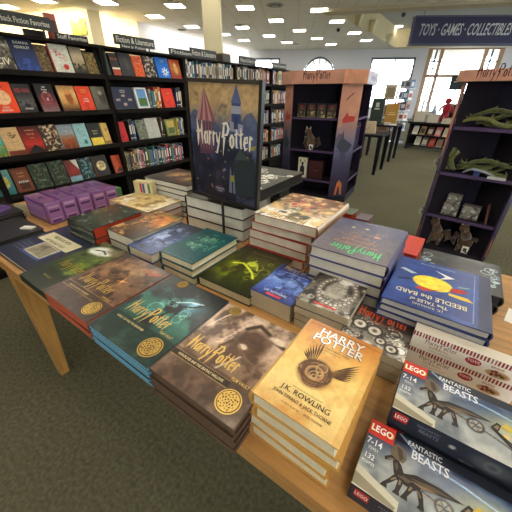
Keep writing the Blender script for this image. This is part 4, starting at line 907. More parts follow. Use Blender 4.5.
cv.cloud((206, 176, 126), 3, .5, .7, 4, .3, (cv.V > .75) * 1.0); hill = .72 + .05 * np.sin(cv.U * 9) + .03 * np.sin(cv.U * 23); cv.blend(((cv.V < hill) & (cv.V > .45)) * .75, (66, 80, 116)); cv.cloud((100, 106, 138), 7, .5, .66, 19, .5, (cv.V < .7) * 1.0); cv.cloud((30, 32, 48), 5, .48, .66, 9, .8, (cv.V < .6) * 1.0)
# a plain striped fair tent and a plain clock tower
cv.poly([(.12, .69), (.36, .69), (.36, .42), (.14, .4)], (92, 60, 76)); 
for k in range(6): cv.poly([(.245, .97), (.245, .97), (.10 + k * .05, .70 - (.01 if k % 2 else 0)), (.15 + k * .05, .70)], (150, 78, 82) if k % 2 else (176, 140, 140), lift=.0008)
for k in range(5): cv.poly([(.15 + k * .045, .69), (.165 + k * .045, .69), (.165 + k * .045, .45), (.15 + k * .045, .45)], (140, 96, 104), lift=.0008)
cv.poly([(.64, .86), (.76, .86), (.78, .5), (.63, .5)], (60, 74, 120)); cv.poly([(.63, .86), (.77, .86), (.7, 1.0)], (88, 100, 140), lift=.0008); cv.poly([(.61, .72), (.8, .7), (.79, .63), (.62, .64)], (150, 150, 170), lift=.0008); cv.poly([(.63, .84), (.77, .84), (.77, .78), (.63, .78)], (160, 160, 176), lift=.0008); cv.poly([(.67, .76), (.73, .76), (.73, .66), (.67, .66)], (50, 60, 100), lift=.0012)
cv.line([(.45, .78), (.5, .84), (.56, .83)], .03, (120, 110, 96)); cv.line([(.08, .93), (.14, .9)], .02, (130, 112, 90)); cv.poly([(.88, .53), (.98, .55), (.96, .51), (.88, .5)], (160, 150, 70))
rr = random.Random(3)
for k in range(30): cv.ell(rr.uniform(.05, .95), rr.uniform(.08, .6), .012, .009, rr.choice(((230, 190, 90), (150, 170, 200), (200, 110, 80), (120, 150, 90))), .5, .9)
for k in range(8): u = rr.uniform(.1, .9); cv.poly([(u, .08), (u + .05, .08), (u + .035, .3), (u + .02, .33)], rr.choice(((30, 28, 44), (60, 40, 56), (110, 116, 140), (52, 60, 52))))
cv.poly([(.62, .25), (.78, .26), (.76, .2), (.62, .19)], (140, 136, 60)); cv.poly([(.66, .38), (.96, .44), (.98, .1), (.7, .06)], (40, 52, 56)); cv.poly([(.76, .5), (.9, .42), (.68, .4)], (62, 82, 72))
cv.brand(.52, .5, .84, (236, 230, 212), tall=1.3, m='satin_print', bold=1.9); n = 20; cv.poly([(.45 + .085 * math.cos(2 * PI * i / n), .09 + .035 * math.sin(2 * PI * i / n)) for i in range(n)], (70, 70, 84), lift=.0012); cv.text('WIZARDING', .45, .09, .022, (190, 190, 200), .8, lift=.0016, maxw=.13); cv.text('WORLD', .45, .068, .02, (190, 190, 200), .8, lift=.0016, maxw=.1)
cv.finish(1.1, .28); b = MB(); b.art(cv, (x0 + fw, .0, z0 + fw), (1, 0, 0), (0, 0, 1), 'gloss_print'); b.xf(tilt); b.build('poster', fr_)
b = MB(); b.tube([(-.02, .0, .008), (-.02, .0, z0 + .01)], .006, 'black_metal', (24, 24, 24), 10); b.build('pole', t)
b = MB(); b.box(-.09, -.03, 0, .05, .03, .008, 'black_metal', (24, 24, 24)); b.build('foot_plate', t)
def proj(P):
    c = M @ (np.array(P, float) - EYE); return 256 + F * c[0] / c[2], 256 + F * c[1] / c[2]
def solve(fn, target, lo, hi):
    flo = fn(lo) - target
    for _ in range(50):
        m = (lo + hi) / 2; v = fn(m) - target
        if (v > 0) == (flo > 0): lo = m
        else: hi = m
    return (lo + hi) / 2
# ================================================================== LEFT BOOKCASES
FX = -2.85
DIV = [-.30, .70, 1.75, 2.72, 3.66, 4.60, 5.55]
ROWS = [1.505, 1.225, .93, .645, .36]
BLK = (26, 21, 18)
def Yat(px, z, X=FX - .01): return solve(lambda Y: proj((X, Y, z))[0], px, .2, 9)
where = ['left', 'near', 'middle', 'third', 'fourth', 'farthest']
for k, (ya, yb) in enumerate(zip(DIV, DIV[1:])):
    t = thing('bookcase', 'black bookcase bay, ' + ['leftmost and mostly outside the picture', 'with four rows of face-out novels', 'directly left of the castle poster', 'behind the castle poster', 'right behind the poster edge', 'last of the row beside the tower'][k], 'bookcase', (FX, ya, 0), 0, 'black wall bookcases')
    L = yb - ya - .002
    b = MB(); b.box(-.235, 0, .06, -.22, L, 1.70, 'dark_laminate', BLK); b.build('back_panel', t)
    for y in (0, L - .018):
        b = MB(); b.box(-.22, y, 0, 0, y + .018, 1.71, 'dark_laminate', BLK); b.build('side_panel', t)
    b = MB(); b.box(-.235, -.0, 1.71, .005, L, 1.728, 'dark_laminate', BLK); b.build('top', t)
    b = MB(); b.box(-.22, .018, 0, -.03, L - .018, .07, 'dark_laminate', BLK); b.build('kick_board', t)
    for z in ROWS + [.09]:
        b = MB(); b.box(-.22, .018, z - .02, 0, L - .018, z, 'dark_laminate', BLK); b.box(0, .018, z - .03, .006, L - .018, z + .006, 'dark_laminate', (34, 28, 24)); b.build('shelf', t)

def m_face(lean=.2):
    s, c = math.sin(lean), math.cos(lean)
    return Matrix(((0, -s, c), (1, 0, 0), (0, c, s)))
SH = {'row': 0}
NAMES = ['top shelf', 'second shelf', 'third shelf', 'fourth shelf', 'fifth shelf']
def motif(kind, c0, c1, c2, txt):
    def f(cv):
        cv.vgrad(*(c0 if isinstance(c0, list) else [c0, c0]))
        if kind == 'circle': cv.ell(.5, .5, .33, .24, c1, .1, 1); cv.cloud(c2, 9, .5, .6, 3, .5, cv.win(.5, .5, .4, .3))
        elif kind == 'low': cv.cloud(c1, 6, .45, .6, 5, 1, (cv.V < .38) * 1.0)
        elif kind == 'pattern': cv.cloud(c1, 7, .48, .58, 8, .9); cv.cloud(c2, 9, .55, .62, 18, .9)
        elif kind == 'band': cv.rect(0, 0, 1, .32, c1); cv.rect(0, .3, 1, .34, c2)
        elif kind == 'cup': cv.ell(.62, .2, .14, .1, c1, .2, 1); cv.swirls(c1, 5, 3, .2, .4, .7, .8, .02, .7)
        elif kind == 'flower':
            for a in range(8): cv.line([(.6, .3), (.6 + .26 * math.cos(a * PI / 4), .3 + .2 * math.sin(a * PI / 4))], .07, c1)
            cv.ell(.6, .3, .07, .05, c0 if not isinstance(c0, list) else c0[0], .2, 1)
        elif kind == 'birds':
            for (u, v) in ((.5, .78), (.64, .66), (.56, .62), (.72, .7), (.44, .7)): cv.line([(u - .09, v + .03), (u, v), (u + .09, v + .04)], .045, c1)
            cv.rect(0, 0, 1, .16, c2)
        elif kind == 'hill': cv.poly([(.05, .03), (.3, .2), (.5, .32), (.7, .22), (.97, .03)], c1)
        elif kind == 'roof': cv.poly([(.1, .35), (.5, .85), (.9, .4)], c1); cv.poly([(.45, .98), (.98, .98), (.98, .5)], c2); cv.rect(0, 0, 1, .25, (120, 150, 160))
        elif kind == 'figure': cv.ell(.55, .5, .2, .26, c1, .6, 1, .1); cv.ell(.5, .72, .12, .09, c2, .4, 1)
        elif kind == 'frame': cv.rect(.1, .08, .9, .92, c1); cv.rect(.16, .12, .84, .5, c2)
        elif kind == 'blocks':
            for i in range(3):
                for j in range(3): cv.rect(.12 + .28 * i, .16 + .2 * j, .12 + .28 * i + .17, .16 + .2 * j + .1, c1 if (i + j) % 2 else c2)
        for (s, v, h, col) in txt: cv.text(s, .5, v, h, col, .9, maxw=.86)
    return f
def face(row, p0, p1, label, cover, art, h=.2, lean=.22, thick=.022, out=0, z=None, X=None, turn=0):
    z0 = z if z is not None else ROWS[row]; Xp = X if X is not None else FX
    ya, yb = Yat(p0, z0, Xp - .01), Yat(p1, z0, Xp - .01); w = abs(yb - ya)
    key = 'f%.1f_%d_%.2f' % (p0, row, z0)
    o = lay_book(key, label, (0, 0, 0), w, h, thick, 0, 'face-out books on the black bookcases', cover=cover, pages=(196, 186, 160), hard=(row % 2 == 0), gloss='satin_print', art=(art, .006))
    R_ = m_face(lean); # underside centre of the book
    foot = Vector((Xp - .018 - thick - out, (ya + yb) / 2, z0 + .002 + thick * math.sin(lean) * 0))
    ctr = foot + R_ @ Vector((0, h / 2, 0))
    o.matrix_world = Matrix.Translation(ctr) @ R_.to_4x4()
    return o
W_ = (225, 220, 205)
T = lambda *a: list(a)
face(0, -5, 19, 'grey-brown novel with pale letters, first on the top shelf', (96, 90, 80), motif('pattern', [(60, 54, 48), (120, 112, 100)], (140, 132, 116), (50, 46, 40), T(('THE HOUR', .7, .1, W_), ('CIV', .14, .3, (236, 226, 196)))), .205)
face(0, 20, 43, 'navy novel with white author lettering on the top shelf', (32, 44, 76), motif('low', [(36, 56, 110), (30, 44, 78), (24, 30, 52)], (48, 72, 130), (0, 0, 0), T(('SUSANNA', .82, .12, W_), ('KEARSLEY', .68, .12, W_))), .205)
face(0, 44, 56, 'small brown patterned novel beside the navy one', (92, 74, 48), motif('pattern', (92, 74, 48), (130, 108, 70), (60, 46, 30), T()), .18, out=.015)
face(0, 57.5, 76, 'white novel with red script and red cup on the top shelf', (190, 70, 66), motif('cup', (206, 206, 190), (190, 50, 44), (0, 0, 0), T(('Christmas', .62, .09, (190, 60, 50)), ('WISHES', .5, .07, (190, 60, 50)))), .195)
face(0, 77, 89, 'novel with pale cloudy sky cover on the top shelf', (60, 54, 44), motif('low', [(50, 46, 38), (150, 136, 110), (176, 160, 130), (110, 104, 92)], (40, 36, 30), (0, 0, 0), T()), .19)
face(0, 90.5, 101, 'dark gold patterned novel on the top shelf', (110, 92, 50), motif('pattern', (106, 88, 48), (140, 118, 66), (60, 50, 28), T()), .165)
face(0, 102, 112.5, 'tall dark green book at the bay divider, top shelf', (18, 36, 28), motif('low', (20, 38, 30), (26, 52, 38), (0, 0, 0), T()), .215, out=-.006)
face(0, 115, 123, 'dark novel with small red scene, right of the divider', (50, 34, 28), motif('band', (46, 34, 30), (150, 66, 40), (230, 210, 180), T(('BLOOD', .7, .12, (210, 120, 90)))), .18)
face(0, 124, 136, 'charcoal novel with small tan figure, top shelf', (44, 44, 46), motif('figure', (44, 44, 46), (60, 58, 54), (60, 58, 56), T()), .19)
face(0, 137, 146.5, 'plain orange novel on the top shelf', (196, 90, 50), motif('pattern', (196, 90, 50), (176, 74, 40), (210, 116, 70), T(('ORANGE', .6, .09, (230, 180, 130)))), .18)
face(0, 147.5, 158, 'dark novel scattered with pale shards, top shelf', (50, 42, 38), motif('pattern', (56, 46, 42), (190, 180, 160), (40, 30, 28), T()), .185)
face(0, 160, 172, 'bright blue book with white flower star, top shelf', (30, 112, 190), motif('flower', (30, 112, 190), (236, 240, 240), (0, 0, 0), T(('BEHIND THE', .84, .06, (200, 210, 90)), ('FACES', .76, .07, (200, 210, 90)))), .19)
face(0, 173, 183, 'red and gold figured book at the end of the top shelf', (170, 60, 44), motif('figure', [(150, 60, 40), (170, 110, 60), (190, 90, 50)], (196, 154, 90), (210, 180, 120), T()), .185)
face(1, -4, 22, 'orange novel with beige disc on the second shelf', (222, 84, 36), motif('circle', (222, 84, 36), (222, 180, 140), (200, 150, 110), T(('CIRCLE', .82, .08, (60, 30, 20)), ('RUFUS', .15, .08, W_), ('SANDERS', .05, .09, W_))), .205)
face(1, 23, 40, 'dark grey novel with red block title on the second shelf', (52, 50, 48), motif('low', [(34, 32, 32), (84, 80, 76), (40, 38, 38), (36, 34, 34)], (30, 28, 28), (0, 0, 0), T(('RED WAR', .7, .2, (170, 54, 56)), ('STEVENS', .1, .08, W_))), .195)
face(1, 44.5, 61.5, 'black novel with white title and maroon lower half', (36, 26, 28), motif('circle', [(120, 96, 96), (110, 52, 54), (36, 26, 30), (26, 22, 24)], (130, 66, 66), (60, 30, 34), T(('Lady', .86, .08, W_), ('Danger', .77, .08, W_), ('Pop', .68, .08, W_), ('8', .4, .14, (230, 200, 190)))), .2)
face(1, 65, 82, 'golden brown sepia novel on the second shelf', (60, 40, 26), motif('figure', [(90, 60, 34), (190, 146, 84), (206, 168, 110), (170, 130, 84)], (150, 92, 48), (206, 140, 90), T()), .19)
face(1, 83, 97, 'orange-red novel with two-line title on the second shelf', (208, 74, 36), motif('low', (208, 74, 36), (190, 60, 36), (0, 0, 0), T(('GRAND', .82, .08, (240, 180, 60)), ('HOTEL', .73, .08, (240, 180, 60)), ('THREE', .45, .08, W_), ('ROOMS', .35, .08, W_))), .19)
face(1, 98, 113, 'grey-green misty novel beside the divider, second shelf', (92, 88, 74), motif('figure', [(90, 86, 74), (110, 106, 92)], (70, 66, 56), (150, 144, 126), T()), .19)
face(1, 117, 138, 'wide navy book with rows of small print, second shelf', (34, 40, 60), motif('blocks', (34, 40, 60), (150, 130, 120), (34, 40, 60), T(('DISCOVER', .82, .07, W_), ('YOUR NEXT', .74, .06, W_))), .19)
face(1, 139.5, 151, 'white framed book with green field picture', (214, 214, 204), motif('frame', (214, 214, 204), (110, 150, 190), (90, 120, 60), T()), .19, out=-.004)
face(2, -6, 10, 'teal seaside novel at the left picture edge, third shelf', (90, 150, 140), motif('low', [(90, 120, 60), (90, 170, 160), (120, 180, 170)], (170, 150, 60), (0, 0, 0), T()), .195)
face(2, 11, 28.5, 'cream novel with small dark birds on the third shelf', (190, 164, 124), motif('birds', (196, 166, 124), (70, 50, 36), (120, 64, 36), T(('homegoing', .45, .05, (150, 120, 90)))), .2)
face(2, 29.5, 48, 'red novel with black hill silhouette on the third shelf', (146, 40, 26), motif('hill', [(60, 20, 18), (170, 44, 28), (110, 30, 26), (70, 26, 22)], (20, 16, 18), (0, 0, 0), T(("WOMAN'S", .82, .08, (220, 150, 90)), ('ISLAND', .68, .09, (220, 150, 90)), ('SUN', .54, .07, (220, 150, 90)))), .2)
face(2, 49, 64.5, 'novel with dark floral collage cover on the third shelf', (60, 54, 44), motif('pattern', (58, 52, 42), (200, 186, 150), (90, 40, 30), T()), .2)
face(2, 65.5, 80, 'grey-blue novel with autumn trees along its foot', (140, 146, 146), motif('low', [(96, 60, 30), (150, 90, 50), (140, 150, 155), (130, 140, 146)], (150, 80, 36), (0, 0, 0), T(('Nine', .7, .08, (190, 190, 190)), ('Years', .6, .07, (190, 190, 190)))), .195)
face(2, 81, 93, 'pale aqua novel with small teal heart, third shelf', (150, 184, 184), motif('cup', (154, 188, 188), (60, 120, 120), (0, 0, 0), T(('SHAPE', .5, .06, (110, 150, 160)))), .195)
face(2, 94, 106, 'dark green novel with yellow lower half, third shelf', (34, 38, 32), motif('band', [(34, 38, 32), (34, 38, 32)], (206, 180, 70), (206, 180, 70), T(('PERFECT', .62, .08, (190, 180, 120)), ('BRIGHT', .5, .08, (190, 180, 120)))), .19)
face(2, 107, 113.2, 'tan novel with black bird shapes beside the divider', (190, 160, 96), motif('birds', (196, 166, 100), (30, 28, 26), (150, 120, 70), T()), .185)
face(3, 2, 19, 'teal novel with big yellow moon on the fourth shelf', (70, 120, 120), motif('circle', [(60, 110, 110), (80, 130, 130), (120, 160, 160)], (196, 184, 90), (160, 160, 80), T(('BEACH', .66, .12, W_), ('ROAM', .32, .12, W_))), .19)
face(3, 20.5, 37, 'brown novel with white block name on the fourth shelf', (90, 52, 34), motif('frame', (96, 54, 34), (110, 66, 42), (70, 40, 28), T(('A QUIET', .76, .08, (200, 150, 110)), ('NIGHT', .62, .08, (200, 150, 110)), ('ANNA', .38, .15, W_))), .19)
face(3, 38.5, 55, 'dark forest green novel, left one of two alike', (46, 56, 44), motif('pattern', (46, 56, 44), (80, 90, 66), (30, 36, 30), T(('FOREST', .3, .07, (150, 150, 120)))), .2)
face(3, 56.5, 71.5, 'dark forest green novel, right one of two alike', (46, 56, 44), motif('pattern', (46, 56, 44), (80, 90, 66), (30, 36, 30), T(('FOREST', .3, .07, (150, 150, 120)))), .2)
face(3, 72.5, 84.5, 'novel with red roof and white corner, fourth shelf', (120, 60, 50), motif('roof', (110, 60, 50), (160, 40, 34), (220, 214, 200), T()), .19)
face(3, 85.5, 97, 'dark teal seascape novel on the fourth shelf', (30, 62, 64), motif('pattern', (30, 62, 64), (110, 140, 136), (20, 34, 36), T(('CRUEL', .3, .09, (150, 190, 190)))), .19)
face(3, 98.5, 112, 'novel with cream disc on black flowers, fourth shelf', (150, 96, 44), motif('circle', (46, 42, 40), (200, 180, 130), (60, 50, 44), T()), .19)
face(3, 117, 126, 'burnt orange novel with dark castle shape, fourth shelf', (166, 76, 40), motif('hill', (172, 80, 42), (70, 34, 26), (0, 0, 0), T()), .17)
PAL = {'cream': (206, 196, 166), 'white': (214, 212, 204), 'black': (34, 32, 32), 'navy': (34, 44, 84), 'red': (168, 44, 36), 'maroon': (96, 34, 36), 'orange': (206, 100, 44), 'tan': (166, 132, 90), 'brown': (92, 66, 46),
       'teal': (50, 110, 112), 'olive': (100, 104, 60), 'grey': (130, 130, 126), 'yellow': (206, 176, 70), 'pink': (196, 110, 120), 'blue': (60, 100, 160), 'dark green': (36, 66, 48)}
usedlab = set(); _sp = {}
def spine_mesh(w, h, d, c):
    k = (w, h, d, c)
    if k not in _sp:
        b = MB(); rgb = PAL[c]
        b.box(-d + .004, 0, 0, -.004, w, h, 'satin_print', rgb); b.prism([(-.004, 0), (0, .002), (0, w - .002), (-.004, w)], 0, h, 'satin_print', rgb)
        lt = (226, 220, 200) if sum(rgb) < 380 else (60, 52, 46)
        b.box(0, w * .25, h * .35, .0006, w * .75, h * .8, 'satin_print', lt) if h > .17 else None
        b.box(0, w * .2, h * .12, .0006, w * .8, h * .17, 'satin_print', lt)
        b.box(-d + .006, .0015, h - .0003, -.006, w - .0015, h + .0005, 'page_edges', (205, 196, 170))
        _sp[k] = b.mesh('spine_book')
    return _sp[k]
def spines(row, ya, yb, wherelab, seed, X=FX, z=None, pal=None):
    r = random.Random(seed); y = ya; prev = None; items = []
    keys = pal or list(PAL)
    while True:
        w = r.choice((.02, .026, .032, .038)); h = r.choice((.165, .18, .19, .2)); 
        if y + w > yb: break
        c = r.choice([q for q in keys if q != prev]); items.append((y, w, h, c)); prev = c; y += w + .0015
    for i, (y, w, h, c) in enumerate(items):
        for tries in range(60):
            l = items[i - 1][3] if i else None; rr_ = items[i + 1][3] if i + 1 < len(items) else None
            sz = {.165: 'short ', .18: '', .19: '', .2: 'tall '}[h] + ('thin ' if w < .024 else 'thick ' if w > .035 else '')
            lab = sz + c + ' spine' + ((' between %s and %s' % (l, rr_)) if l and rr_ else (' first, beside %s' % rr_ if rr_ else ' last, beside %s' % l)) + ', ' + wherelab
            if lab not in usedlab: break
            c = r.choice([q for q in keys if q not in (l, rr_)]); h = r.choice((.165, .18, .2)); items[i] = (y, w, h, c)
        usedlab.add(lab)
        o = put('book', spine_mesh(w, h, .13, c), None, (X - .02 - r.choice((0, .004, .008)), y, (z if z is not None else ROWS[row]) + .001))
        tag(o, lab, 'book', 'spine-out books on the black bookcases')
def spx(row, p0, p1, lab, seed, pal=None): spines(row, Yat(p0, ROWS[row]), Yat(p1, ROWS[row]), lab, seed, pal=pal)
spx(1, 152, 164.5, 'second shelf left of poster', 3); face(1, 166, 176.5, 'orange-red face-out book among spines, second shelf', (206, 66, 38), motif('low', (206, 66, 38), (190, 56, 34), (0, 0, 0), T(('STORIES', .7, .07, (240, 190, 120)))), .19); spx(1, 178, 186, 'second shelf at poster edge', 4)
face(2, 120, 130, 'bright red novel right of the divider, third shelf', (176, 34, 30), motif('low', (176, 34, 30), (150, 26, 24), (0, 0, 0), T()), .185); spx(2, 132, 139, 'third shelf beside grey book', 5, ['navy', 'blue', 'black'])
face(2, 141, 149, 'grey-green novel beside the white one, third shelf', (110, 114, 96), motif('pattern', (110, 114, 96), (140, 140, 120), (80, 84, 70), T()), .19); face(2, 150, 162, 'plain pale grey book with tiny dot, third shelf', (180, 180, 168), motif('none', (184, 184, 172), (0, 0, 0), (0, 0, 0), T(('.', .6, .2, (60, 60, 60)))), .2)
spx(2, 163.5, 168, 'third shelf beside pale book', 6); face(2, 169, 178, 'small landscape novel among spines, third shelf', (120, 130, 70), motif('frame', (110, 120, 60), (170, 150, 80), (80, 100, 60), T()), .175); spx(2, 179, 186, 'third shelf at poster edge', 7)
spx(3, 128, 186, 'fourth shelf left of poster', 8)
spines(0, DIV[4] + .03, 4.15, 'top shelf above the poster corner', 12, pal=['white', 'grey', 'olive', 'cream', 'tan', 'brown', 'black'])
spines(0, DIV[3] + .03, DIV[4] - .03, 'top shelf behind poster', 11, pal=['white', 'grey', 'teal', 'cream', 'tan', 'navy', 'black'])
for row in range(5):
    spines(row, 4.16, DIV[5] - .03, NAMES[row] + ' of fourth bay', 20 + row * 3)
    spines(row, DIV[5] + .03, 5.2 if row < 4 else 5.0, NAMES[row] + ' of last bay', 21 + row * 3)

# signs standing on top of the cases
def sign(text, p0, p1, label, z0, z1, full=None, c=(36, 40, 34), X=FX - .06):
    za = (z0 + z1) / 2; y0, y1 = Yat(p0, za, X), Yat(p1, za, X)
    if full: y0 = y1 - full
    t = thing('shelf_sign', label, 'sign', (X, y0, z0), 0, 'signs above the bookcases'); L = y1 - y0; H = z1 - z0
    b = MB(); b.box(-.02, 0, 0, 0, L, H, 'satin_print', c); b.build('board', t)
    V, P, w = text_mesh(text); sz = min(H * .78, L * .94 / w * 1.35); sx = L * .93 / w
    b = MB(); b.faces([(.0012, L / 2 + x * sx, H * .26 + y * sz) for x, y in V], P, 'matte_card', (196, 192, 176)); b.build('lettering', t)
    b = MB(); 
    for y in (L * .15, L * .85): b.box(-.014, y - .006, min(1.729 - z0, -.001), -.006, y + .006, 0, 'black_metal', (30, 30, 30))
    if z0 > 1.731: b.build('bracket', t)
    return t
def Zat(px, py, X=FX - .06): return float(on_plane(px, py, (X, 0, 0), (1, 0, 0))[2])
sign('Paperback Fiction Favorites', 0, 51.2, 'dark shelf sign ending in fiction favourites, at the top left corner', Zat(30, 28), Zat(30, 14.5), full=(Yat(51.2, 1.8) - Yat(0, 1.8)) / .76)
sign('Fiction & Literature', 114.5, 154.5, 'dark fiction and literature sign over the bay left of the poster', Zat(134, 46.5), Zat(134, 36.5))
sign('Fiction & Literature', 191, 216.5, 'dark fiction and literature sign beside the cream column', Zat(204, 59), Zat(204, 49.5))
sign('Fiction & Literature', 240, 256, 'dark small aisle sign above the spines right of the column', Zat(248, 64.5), Zat(248, 57))
sign('Fiction & Literature', 273, 286, 'smallest dark aisle sign, beside the tower header', Zat(280, 69), Zat(280, 63.5))
for (p0, p1, z0, z1, tx, lab) in ((56, 88, 1.729, 1.775, 'Staff Favorites', 'low black header strip on the case near the favourites sign'), (121, 146, 1.729, 1.765, 'New in Fiction', 'low black header strip beneath the middle literature sign'), (170, 192, 1.729, 1.79, 'Fiction', 'low black header strip above the poster corner')):
    sign(tx, p0, p1, lab, z0, z1, c=(30, 28, 26), X=FX - .02)
b = MB(); b.box(-.03, 0, 0, 0, .075, .17, 'satin_print', (150, 70, 56)); b.box(0, .01, .05, .0008, .065, .13, 'satin_print', (60, 40, 36)); tag(b.build('book', loc=(FX - .08, Yat(52.5, 1.8), 1.7285)), 'small red-brown book standing on the case beside the favourites sign', 'book')
b = MB(); b.box(-.02, 0, 0, 0, .14, .06, 'satin_print', (44, 40, 38)); tag(b.build('box', loc=(FX - .15, Yat(30, 1.8), 1.7285)), 'low dark box on the case top beneath the favourites sign', 'box')
b = MB(); b.box(-.13, 0, 0, 0, .16, .09, 'satin_print', (60, 48, 34)); b.box(-.13, .01, .09, -.005, .15, .1, 'satin_print', (150, 120, 60)); tag(b.build('box', loc=(FX - .05, Yat(225, 1.8), 1.7285)), 'small dark box on the case top right of the column', 'box')
# yellow-green picture on the left wall
a = np.array(LWALL[2]); c_ = np.array(LWALL[3]); wd_ = (c_ - a) / np.linalg.norm(c_ - a); wn = np.array([wd_[1], -wd_[0]])
def lw(px, py):
    return on_plane(px, py, (a[0] + wn[0] * .03, a[1] + wn[1] * .03, 0), (wn[0], wn[1], 0))
q0, q1 = lw(73, 36), lw(84, 18); Lp = float(np.dot((q1 - q0)[:2], wd_)); Hp = q1[2] - q0[2]
cv = Cv(abs(Lp), Hp, .06); cv.vgrad((170, 176, 60), (196, 196, 80), (180, 186, 70)); cv.cloud((110, 120, 50), 3, .48, .6, 4, .8); cv.cloud((230, 226, 170), 3, .55, .65, 9, .8)
b = MB(); b.art(cv, (0, 0, 0), (1, 0, 0), (0, 0, 1), 'satin_print'); b.box(0, .001, 0, abs(Lp), .03, Hp, 'matte_card', (150, 150, 70))
tag(b.build('wall_picture', loc=(q0[0], q0[1], q0[2]), rotz=math.atan2(wd_[1], wd_[0])), 'yellow-green picture panel on the bright left wall', 'picture')

# ================================================================== DISPLAY TOWERS
PUR = (66, 48, 78); DK = (24, 18, 30)
def panel_art(cv, seed, dark=False):
    cv.vgrad((40, 32, 52), (52, 42, 66), (70, 66, 92), (110, 112, 140), (164, 124, 116), (196, 138, 112), (200, 142, 116)) 
    cv.cloud((60, 56, 84), 3, .5, .7, seed, .6, (cv.V < .6) * 1.0); cv.cloud((226, 164, 122), 3, .5, .7, seed + 4, .4, (cv.V > .65) * 1.0)
    cv.poly([(.2, .72), (.42, .78), (.5, .75), (.85, .745), (.82, .705), (.25, .69)], (176, 52, 40)); cv.line([(.3, .88), (.4, .9), (.6, .93)], .05, (110, 70, 60))
    cv.poly([(.08, .5), (.3, .56), (.36, .64), (.42, .56), (.9, .5), (.7, .44), (.3, .44)], (56, 62, 72)); cv.poly([(.3, .44), (.6, .44), (.56, .34), (.36, .34)], (70, 74, 92))
    cv.poly([(.3, .02), (.38, .14), (.5, .17), (.66, .13), (.72, .02), (.6, .02), (.54, .1), (.46, .1), (.42, .02)], (196, 110, 50))
def tower(label, corner_xy, rot, a, c, top, hb, shelves, lp, bu=.5, g=.16):
    S = a / 2 + c / math.sqrt(2); th = math.radians(rot); R2 = np.array([[math.cos(th), -math.sin(th)], [math.sin(th), math.cos(th)]])
    ctr = np.array(corner_xy) - R2 @ np.array([(a / 2) * lp, -S])
    t = thing('display_tower', label, 'display stand', (ctr[0], ctr[1], 0), th, 'painted display towers')
    oc = lambda S_, a_: [(-a_ / 2, -S_), (a_ / 2, -S_), (S_, -a_ / 2), (S_, a_ / 2), (a_ / 2, S_), (-a_ / 2, S_), (-S_, a_ / 2), (-S_, -a_ / 2)]
    # header ring
    h = thing_part = MB(); o1, o2 = oc(S + .045, a + .04), oc(S + .005, a + .01)
    cols = [(208, 150, 124), (206, 140, 106), (196, 192, 206), (196, 192, 206), (150, 140, 160), (150, 140, 160), (196, 150, 130), (212, 158, 132)]
    for i in range(8):
        p, q = np.array(o1[i]), np.array(o1[(i + 1) % 8]); d = (q - p); L = np.linalg.norm(d); d /= L
        cv = Cv(L, top - hb, .012); cv.vgrad(tuple(int(v * .93) for v in cols[i]), cols[i]); cv.cloud(tuple(min(255, int(v * 1.1)) for v in cols[i]), 3, .45, .7, i + 2, .6); cv.cloud(tuple(int(v * .8) for v in cols[i]), 4, .52, .7, i + 12, .5)
        if i == 0: cv.brand(bu, .34, .52 if bu == .5 else .44, (72, 34, 40), tall=1.3, m='matte_card', bold=1.6)
        if i in (2, 6): cv.brand(.5, .32, .46, (92, 60, 80), tall=1.0, m='matte_card')
        h.art(cv, (p[0], p[1], hb), (d[0], d[1], 0), (0, 0, 1), 'satin_print')
    h.poly([(x, y, top) for x, y in o1], 'matte_card', (150, 110, 96)); h.poly([(x, y, hb) for x, y in o1][::-1], 'matte_card', (60, 44, 60)); h.build('header', t)
    for k in (1, 3, 5, 7):
        p, q = np.array(oc(S, a)[k]), np.array(oc(S, a)[(k + 1) % 8]); d = q - p; L = np.linalg.norm(d); d /= L; n = np.array([d[1], -d[0]])
        b = MB(); cv = Cv(L, hb - .1, .012); panel_art(cv, k); b.art(cv, (p[0], p[1], .1), (d[0], d[1], 0), (0, 0, 1), 'satin_print')
        b.obox((p[0] - n[0] * .012, p[1] - n[1] * .012, .1), (d[0] * L, d[1] * L, 0), (n[0] * .0115, n[1] * .0115, 0), (0, 0, hb - .1), 'matte_card', PUR); b.build('corner_panel', t)
    b = MB(); b.prism(oc(S - .01, a - .01), 0, .1, 'matte_card', DK); b.build('plinth', t)
    b = MB(); b.box(-g, -g, .1, g, g, hb, 'matte_card', (22, 20, 38)); b.build('core', t)
    # partition walls from the core to the corners
    for sx, sy in ((1, 1), (1, -1), (-1, 1), (-1, -1)):
        m = (S - c / math.sqrt(2) / 2) - .02; b = MB(); d = np.array([sx, sy]) / math.sqrt(2); n = np.array([-d[1], d[0]]) * .005
        p, q = np.array([sx * g, sy * g]), np.array([sx * m, sy * m]); pts = [tuple(p + n), tuple(q + n), tuple(q - n), tuple(p - n)]; b.prism(pts[::-1], .1, hb, 'matte_card', DK); b.build('partition', t)
    for z in shelves:
        b = MB(); b.prism(oc(S - .014, a - .004), z - .016, z, 'matte_card', DK)
        for i in (0, 2, 4, 6):
            p, q = np.array(oc(S - .012, a - .03)[i]), np.array(oc(S - .012, a - .03)[i + 1]); d = q - p; L = np.linalg.norm(d); d /= L; n = np.array([d[1], -d[0]])
            b.obox((p[0], p[1], z - .02), (d[0] * L, d[1] * L, 0), (-n[0] * -.006, -n[1] * -.006, 0), (0, 0, .026), 'matte_card', (74, 56, 90))
        b.build('shelf', t)
    def loc(x, y, z): v = R2 @ np.array([x, y]) + ctr; return (float(v[0]), float(v[1]), z)
    return t, loc, th, S
lt, LL_, lth, LS = tower('salmon and purple octagonal display tower, left one beside the poster', (-1.39, 3.83), 5, .63, .28, 1.622, 1.48, [1.1, .70, .31], 1)
